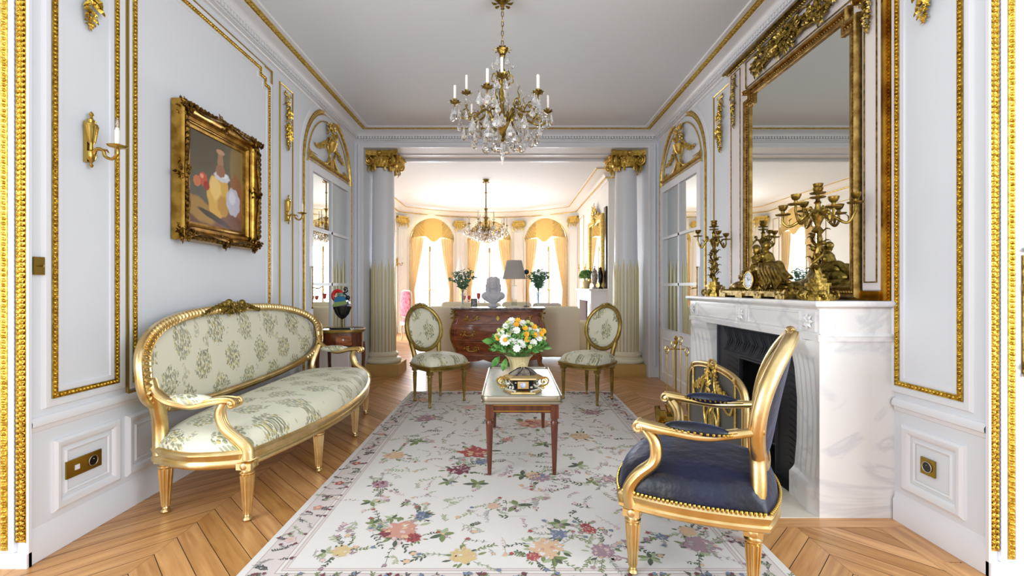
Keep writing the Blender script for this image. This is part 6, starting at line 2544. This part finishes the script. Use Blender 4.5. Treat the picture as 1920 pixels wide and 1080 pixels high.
q.lathe([(.001, 0), (.075, 0), (.08, .01), (.07, .02), (.045, .035), (.042, .05), (.055, .065), (.001, .066)], o, n=24)
E(0, 0, .13, .125, .075, .075)
E(-.10, 0, .165, .075, .06, .06)
E(.10, 0, .165, .075, .06, .06)
E(0, .0, .10, .075, .05, .06)
E(0, -.035, .15, .085, .05, .06)
E(0, .0, .235, .048, .048, .07)
E(0, -.012, .335, .062, .074, .088)
E(0, .01, .365, .070, .078, .075)
E(0, -.055, .295, .032, .035, .030)
E(0, -.088, .325, .011, .020, .018)
E(0, -.080, .345, .008, .012, .022)
E(0, -.080, .292, .018, .010, .006)
E(-.026, -.070, .350, .014, .010, .008)
E(.026, -.070, .350, .014, .010, .008)
E(0, -.072, .368, .045, .015, .008)
for sd in (-1, 1):
    for (x, y, z, r) in ((.068, .0, .36, .034), (.082, .0, .31, .034), (.085, .005, .26, .032), (.078, .0, .215, .028), (.07, .02, .40, .03), (.05, .05, .30, .05), (.045, .05, .22, .045)):
        E(sd * x, y, z, r, r, r * 1.15)
    E(sd * .03, .01, .43, .035, .045, .022)
for k in range(6):
    q.tube([o + Vec((-.16 + .055 * k, -.055, .19 - .012 * abs(k - 3))), o + Vec((-.10 + .035 * k, -.075, .12)), o + Vec((-.04 + .015 * k, -.05, .065))], .009, n=6)
b_ = q.build('bust_figure', M['plaster'], bs, world=True)
md = b_.modifiers.new('merge', 'REMESH')
md.mode = 'VOXEL'
md.voxel_size = .0045
md.use_smooth_shade = True

lp = thing('table_lamp', 'table lamp with a grey tapered shade and glass column on the commode', 'lamp', (.075, 6.90, .857))
q = MB()
q.box(.015, .135, 6.84, 6.96, .8575, .872)
q.box(.035, .115, 6.86, 6.94, 1.168, 1.18)
q.tube([(.075, 6.90, 1.18), (.075, 6.90, 1.30)], .007, n=8)
q.build('lamp_fitting', M['silver'], lp, world=True, smooth=0)
q = MB()
q.box(.032, .118, 6.857, 6.943, .872, 1.168)
q.build('glass_column', M['clear'], lp, world=True, smooth=0)
q = MB()
q.grid(lambda u, v: Vec((.075 + (.175 - .062 * v) * cos(2 * PI * u), 6.90 + (.175 - .062 * v) * sin(2 * PI * u), 1.275 + .28 * v)), 36, 4, cu=True)
q.grid(lambda u, v: Vec((.075 + (.172 - .062 * v) * cos(2 * PI * u), 6.90 + (.172 - .062 * v) * sin(2 * PI * u), 1.275 + .28 * v)), 36, 4, cu=True)
q.build('lamp_shade', M['shade'], lp, world=True)

pf = thing('photo_frame', 'small standing photo frame on the left of the bust', 'photo frame', (-.52, 6.75, .857))
q = MB()
Fq = Fr((-.52, 6.75, .8575), (1, 0, 0), (0, .15, 1), (0, -1, .15))
q.mould(Fq, rc(-.035, .035, .012, .112), [(0, 0), (0, .008), (.010, .008), (.010, 0)])
q.tube([Fq(0, .08, 0), (-.52, 6.83, .860)], .004, n=5)
q.build('frame', M['black'], pf, world=True, smooth=0)
q = MB()
q.fbox(Fq, -.035, .035, .012, .112, -.001, .002)
q.build('photograph', mat('photo_print', (180, 176, 170), .4, var=((90, 84, 80), 30)), pf, world=True, smooth=0)


def vase_branches(name, label, x, y, zb, vh, spread, height, seed, m, nbr=9, cat='plant', vr=.035):
    t = thing(name, label, cat, (x, y, zb))
    r_ = random.Random(seed)
    q = MB()
    q.lathe([(.001, .001), (vr * 1.3, .001), (vr * 1.35, .006), (vr * .6, .02), (vr * .55, vh * .4), (vr * .8, vh * .8), (vr * 1.25, vh), (vr * 1.15, vh), (vr * .7, vh * .8), (vr * .45, vh * .4), (vr * .4, .03)], (x, y, zb), n=20)
    q.build('glass_vase', M['clear'], t, world=True)
    q = MB()
    l = MB()
    for k in range(nbr):
        a = -1.0 + 2.0 * k / (nbr - 1)
        tip = Vec((x + spread * a * r_.uniform(.8, 1.1), y + r_.uniform(-.10, .10), zb + vh + height * (1 - .30 * abs(a) ** 3 - .25 * (1 - abs(a)) * (1 if k % 2 else .3)) * r_.uniform(.85, 1.05)))
        midp = Vec((x + spread * a * .35, y + r_.uniform(-.03, .03), zb + vh + height * .4))
        path = bez([Vec((x, y, zb + .03)), Vec((x, y, zb + vh * .95)), midp, tip], 8)
        q.tube(path, lambda t_: .0035 - .002 * t_, n=5)
        for p in path[12:]:
            for j in range(2):
                b = r_.uniform(0, 2 * PI)
                d = Vec((cos(b), sin(b) * .6, r_.uniform(-.3, .8)))
                l.leaf(p, d, (0, -.5, 1), r_.uniform(.035, .062), r_.uniform(.022, .036), .2)
    q.build('stems', M['leaf_dark'], t, world=True)
    l.build('foliage', m, t, world=True)
    return t


vase_branches('leafy_branches', 'leafy green branches in a slim glass vase, on the left end of the commode', -.70, 6.88, .857, .20, .21, .36, 2, M['leaf_dark'])
vase_branches('leafy_branches', 'leafy green branches in a clear glass vase, on the right end of the commode', .435, 6.88, .857, .22, .155, .35, 6, M['leaf_dark'], 11)
db = MB()
db.ell((.262, 7.03, 1.385), .042, .042, .040, n=16, m=10)
db.tube([(.262, 7.03, 1.35), (.262, 7.03, .8755)], .004, n=6)
db.lathe([(.001, .858), (.045, .858), (.047, .866), (.01, .876), (.001, .876)], (.262, 7.03, 0), n=18)
tag(db.build('finial_ornament', M['iron']), 'dark round ornament on a thin stem between lamp and right branches', 'ornament')

# ================================================================ THE FAR ROOM'S FURNITURE
sf = thing('cream_sofa', 'cream sofa seen from behind, directly behind the chest of drawers', 'sofa', (-.12, 7.55, 0))
SXA, SXB = -1.32, 1.10


def rbox(mb, x0, x1, y0, y1, z0, z1, r=.05, k=5):
    """rounded box: superellipsoid shell"""
    cx, cy, cz = (x0 + x1) / 2, (y0 + y1) / 2, (z0 + z1) / 2
    hx, hy, hz = (x1 - x0) / 2, (y1 - y0) / 2, (z1 - z0) / 2

    def fn(u, v):
        a, p = 2 * PI * u, -PI / 2 + PI * v
        d = Vec((cos(p) * cos(a), cos(p) * sin(a), sin(p)))
        m_ = max(abs(d.x), abs(d.y), abs(d.z))
        d = d / m_
        q_ = Vec((d.x * hx, d.y * hy, d.z * hz))
        c = Vec((max(-hx + r, min(hx - r, q_.x)), max(-hy + r, min(hy - r, q_.y)), max(-hz + r, min(hz - r, q_.z))))
        dd = q_ - c
        if dd.length > 1e-6:
            q_ = c + dd.normalized() * min(r, dd.length)
        return Vec((cx, cy, cz)) + q_
    mb.grid(fn, 32, 24, cu=True)


q = MB()
rbox(q, SXA, SXB, 7.12, 7.36, .06, .85, .05)
q.build('backrest', M['cream'], sf, world=True, smooth=60)
q = MB()
rbox(q, SXA + .02, SXB - .02, 7.37, 8.02, .06, .42, .05)
q.build('seat', M['cream'], sf, world=True, smooth=60)
for x in (SXA + .10, SXB - .10):
    q = MB()
    rbox(q, x - .11, x + .11, 7.15, 8.0, .06, .64, .06)
    q.build('armrest', M['cream'], sf, world=True, smooth=60)
for x in (SXA + .08, SXB - .08):
    for y in (7.18, 7.95):
        q = MB()
        q.lathe([(.02, 0), (.03, .065)], (x, y, 0), n=10)
        q.build('foot', M['wood_dark'], sf, world=True)
for i, x in enumerate((-.86, -.37, .12, .61)):
    q = MB()
    rbox(q, x - .24, x + .24, 7.385, 7.52, .43, .915 - .02 * (i % 2), .06)
    o = q.build('sofa_cushion', mat('cushion_grey', (212, 206, 196), .85) if i == 3 else M['cream'], smooth=60)
    tag(o, ['plump cream cushion at the left end of the cream sofa', 'plump cream cushion behind the portrait bust', 'plump cream cushion behind the right leafy branches', 'grey-beige cushion showing above the right end of the cream sofa'][i], 'cushion')
# armchair at the right behind the oval chair
ac = thing('cream_armchair', 'rounded cream armchair half hidden behind the right oval-back chair', 'armchair', (1.28, 7.85, 0))
q = MB()
rbox(q, 1.135, 1.42, 7.60, 7.72, .05, .60, .05)
q.build('backrest', M['cream'], ac, world=True, smooth=60)
q = MB()
rbox(q, 1.135, 1.42, 7.70, 8.08, .05, .40, .05)
q.build('seat', M['cream'], ac, world=True, smooth=60)
# console with ruby glasses
cn = thing('white_console', 'white console table behind the cream sofa, carrying ruby glasses', 'console table', (-.62, 8.35, 0))
q = MB()
q.box(-1.05, -.18, 8.2, 8.5, .85, .88)
q.build('table_top', M['white'], cn, world=True, smooth=0)
q = MB()
q.box(-1.02, -.21, 8.23, 8.47, .77, .85)
q.build('apron', M['white'], cn, world=True, smooth=0)
for x in (-1.0, -.23):
    for y in (8.25, 8.45):
        q = MB()
        q.lathe([(.014, 0), (.022, .77)], (x, y, 0), n=10)
        q.build('leg', M['white'], cn, world=True)
gx = [(-.82, 8.30), (-.73, 8.33), (-.44, 8.30), (-.35, 8.33), (-.56, 8.36)]
proto = None
for i, (x, y) in enumerate(gx):
    if proto is None:
        q = MB()
        q.lathe([(.001, 0), (.028, 0), (.028, .004), (.005, .010), (.004, .04), (.026, .055), (.034, .09), (.036, .12), (.033, .12), (.024, .06), (.001, .055)], n=18)
        proto = q.build('ruby_glass', M['red'])
        g = proto
    else:
        g = proto.copy()
        COL.objects.link(g)
    g.location = (x, y, .8805)
    tag(g, ['ruby red glass, leftmost on the white console', 'ruby red glass, second from the left on the white console', 'ruby red glass just left of the portrait bust', 'ruby red glass partly hidden behind the portrait bust', 'tall ruby goblet raised in the middle of the white console'][i], 'glass', 'ruby glasses on the console')
    if i == 4:
        g.scale = (1, 1, 1.35)
# pink toile chair at the left
pc = thing('pink_chair', 'cream-framed chair covered in pink toile, far left beside the left column', 'chair', (-2.02, 9.9, 0), -.9)
q = MB()
q.prism(Fr((0, -.22, 0), (1, 0, 0), (0, 0, 1), (0, -1, 0)), [(.22 * se(2 * PI * k / 32, 5)[0], .80 + .27 * se(2 * PI * k / 32, 5)[1]) for k in range(32)], -.03, .03)
q.grid(cushion_pts(lambda a, b: (.25 * a, .23 * b), .40, .09), 16, 16)
q.build('upholstery', M['pink'], pc, smooth=40)
q = MB()
q.tube([(.23 * se(2 * PI * k / 40, 5)[0], -.22, .80 + .28 * se(2 * PI * k / 40, 5)[1]) for k in range(40)], .018, n=8, closed=True)
q.box(-.26, .26, -.24, .24, .34, .41)
q.build('chair_frame', M['cream_paint'], pc, smooth=30)
for x, y in ((.23, .21), (-.23, .21), (.21, -.21), (-.21, -.21)):
    q = MB()
    q.tube(bez([(x, y, .38), (x * 1.06, y * 1.06, .25), (x, y, .1), (x * 1.1, y * 1.1, .004)], 5), lambda t_: .026 - .012 * t_, n=8)
    q.build('leg', M['cream_paint'], pc)

# far fireplace and its mirror
ff = thing('fireplace', 'small white fireplace in the far room, seen past the right column', 'fireplace', (1.6, 9.0, 0))
q = MB()
q.box(1.46, XFR, 8.2, 8.55, 0, 1.09)
q.box(1.46, XFR, 9.55, 9.85, 0, 1.09)
q.box(1.46, XFR, 8.55, 9.55, .90, 1.09)
q.fbox(Fr((1.46, 0, 0), (0, 1, 0), (0, 0, 1), (-1, 0, 0)), 8.25, 8.50, .15, .86, 0, .012)
q.build('surround', M['plaster'], ff, world=True, smooth=0)
q = MB()
q.box(1.42, XFR, 8.16, 9.89, 1.09, 1.125)
q.build('mantel_shelf', M['marble'], ff, world=True, smooth=0)
q = MB()
q.box(1.60, 1.74, 8.55, 9.55, 0, .90)
q.build('firebox', mat('slate', (70, 72, 86), .5), ff, world=True, smooth=0)
fm = thing('overmantel_mirror', 'gold-crested tall mirror above the far fireplace', 'mirror', (1.72, 9.1, 1.13))
WFm = Fr((XFR, 9.15, 0), (0, 1, 0), (0, 0, 1), (-1, 0, 0))
q = MB()
q.mould(WFm, rc(-.62, .62, 1.24, 2.42), [(0, .02), (0, .05), (.04, .07), (.09, .06), (.10, .045), (.10, .0)])
q.build('gilt_frame', M['gilt_soft'], fm, world=True)
q = MB()
q.fbox(WFm, -.97, -.80, 1.13, 2.60, .001, .03)
q.build('dark_edge', M['black'], fm, world=True, smooth=0)
q = MB()
q.fbox(WFm, -.63, .63, 1.23, 2.43, .01, .022)
q.build('mirror_glass', M['mirror'], fm, world=True, smooth=0)
q = MB()
cluster(q, WFm, 0, 2.58, .22, .16, 70, .10, .07)
for sd in (-1, 1):
    q.scroll(WFm, sd * .30, 2.50, .04, .09, 1.4, PI / 2, -sd, .025)
    q.scroll(WFm, sd * .48, 2.46, .04, .05, 1.4, PI / 2, -sd, .018)
    q.tube([WFm(sd * .05, 2.70, .05), WFm(sd * .15, 2.60, .05), WFm(sd * .45, 2.50, .05)], .02, n=6)
q.build('carved_crest', M['gilt_soft'], fm, world=True)
# things on the far mantel
ur = thing('urn', 'dark silvered lidded urn on the far mantel', 'urn', (1.60, 8.62, 1.126))
q = MB()
q.lathe([(.001, 0), (.06, 0), (.06, .02), (.025, .035), (.018, .07), (.05, .11), (.068, .20), (.06, .28), (.045, .31), (.055, .33), (.03, .36), (.014, .40), (.02, .42), (.002, .44)], n=20)
q.build('body', mat('patterned_urn', (120, 112, 106), .3, .5, var=((216, 210, 200), 40)), ur)
for sd in (-1, 1):
    q = MB()
    q.tube(bez([(sd * .06, 0, .18), (sd * .10, 0, .24), (sd * .085, 0, .31), (sd * .045, 0, .31)], 5), .007, n=6)
    q.build('handle', M['iron'], ur)
u2 = thing('black_urn', 'slim black urn beside the mirror on the far mantel', 'urn', (1.66, 8.36, 1.126))
q = MB()
q.lathe([(.001, 0), (.05, 0), (.045, .02), (.015, .04), (.015, .08), (.04, .13), (.05, .24), (.035, .32), (.02, .35), (.03, .37), (.002, .40)], n=18)
q.build('body', M['black'], u2)
pp_ = thing('potted_plant', 'small green plant in a white pot on the far mantel', 'plant', (1.535, 9.15, 1.126))
q = MB()
q.lathe([(.001, 0), (.06, 0), (.085, .13), (.09, .15), (.08, .15), (.07, .13), (.001, .125)], n=20)
q.build('pot', M['basket'], pp_)
q = MB()
r_ = random.Random(12)
for k in range(240):
    a, b = r_.uniform(0, 2 * PI), r_.uniform(-.2, 1)
    s_ = math.sqrt(1 - b * b) * .10
    q.leaf((s_ * cos(a), s_ * sin(a), .22 + .12 * b), (cos(a), sin(a), r_.uniform(-.5, .8)), (0, 0, 1), .06, .035, .3)
for k in range(12):
    a = 2 * PI * k / 12
    q.tube([(0, 0, .12), (.08 * cos(a), .08 * sin(a), .24)], .003, n=4)
q.build('foliage', M['leaf'], pp_)
fc = thing('slim_candelabrum', 'slim silver-gilt candelabrum at the far end of the far mantel', 'candelabrum', (1.58, 9.62, 1.126))
q = MB()
q.lathe([(.001, 0), (.08, 0), (.06, .03), (.02, .05), (.014, .30), (.03, .33), (.01, .36), (.008, .46)], n=14)
q.build('stem', M['gilt_soft'], fc)
for k in range(3):
    a = 2 * PI * k / 3 + .5
    q = MB()
    q.tube(bez([(0, 0, .30), (.08 * cos(a), .08 * sin(a), .28), (.13 * cos(a), .13 * sin(a), .36), (.13 * cos(a), .13 * sin(a), .42)], 5), .006, n=6)
    q.lathe([(.008, .42), (.03, .43), (.012, .44), (.010, .52), (.002, .52)], (.13 * cos(a), .13 * sin(a), 0), n=10)
    q.build('candle_arm', M['gilt_soft'], fc)
# far white lamp cone behind the left branches
fl = thing('table_lamp', 'pale cone-shaded lamp at the foot of the bay pier, behind the left branches', 'lamp', (-1.22, 11.4, 0))
q = MB()
q.lathe([(.12, 0), (.13, .02), (.02, .04), (.014, .9), (.014, 1.36)], n=14)
q.build('lamp_base', M['gilt_soft'], fl)
q = MB()
q.lathe([(.16, 1.34), (.02, 1.88)], n=24)
q.build('lamp_shade', M['shade'], fl)
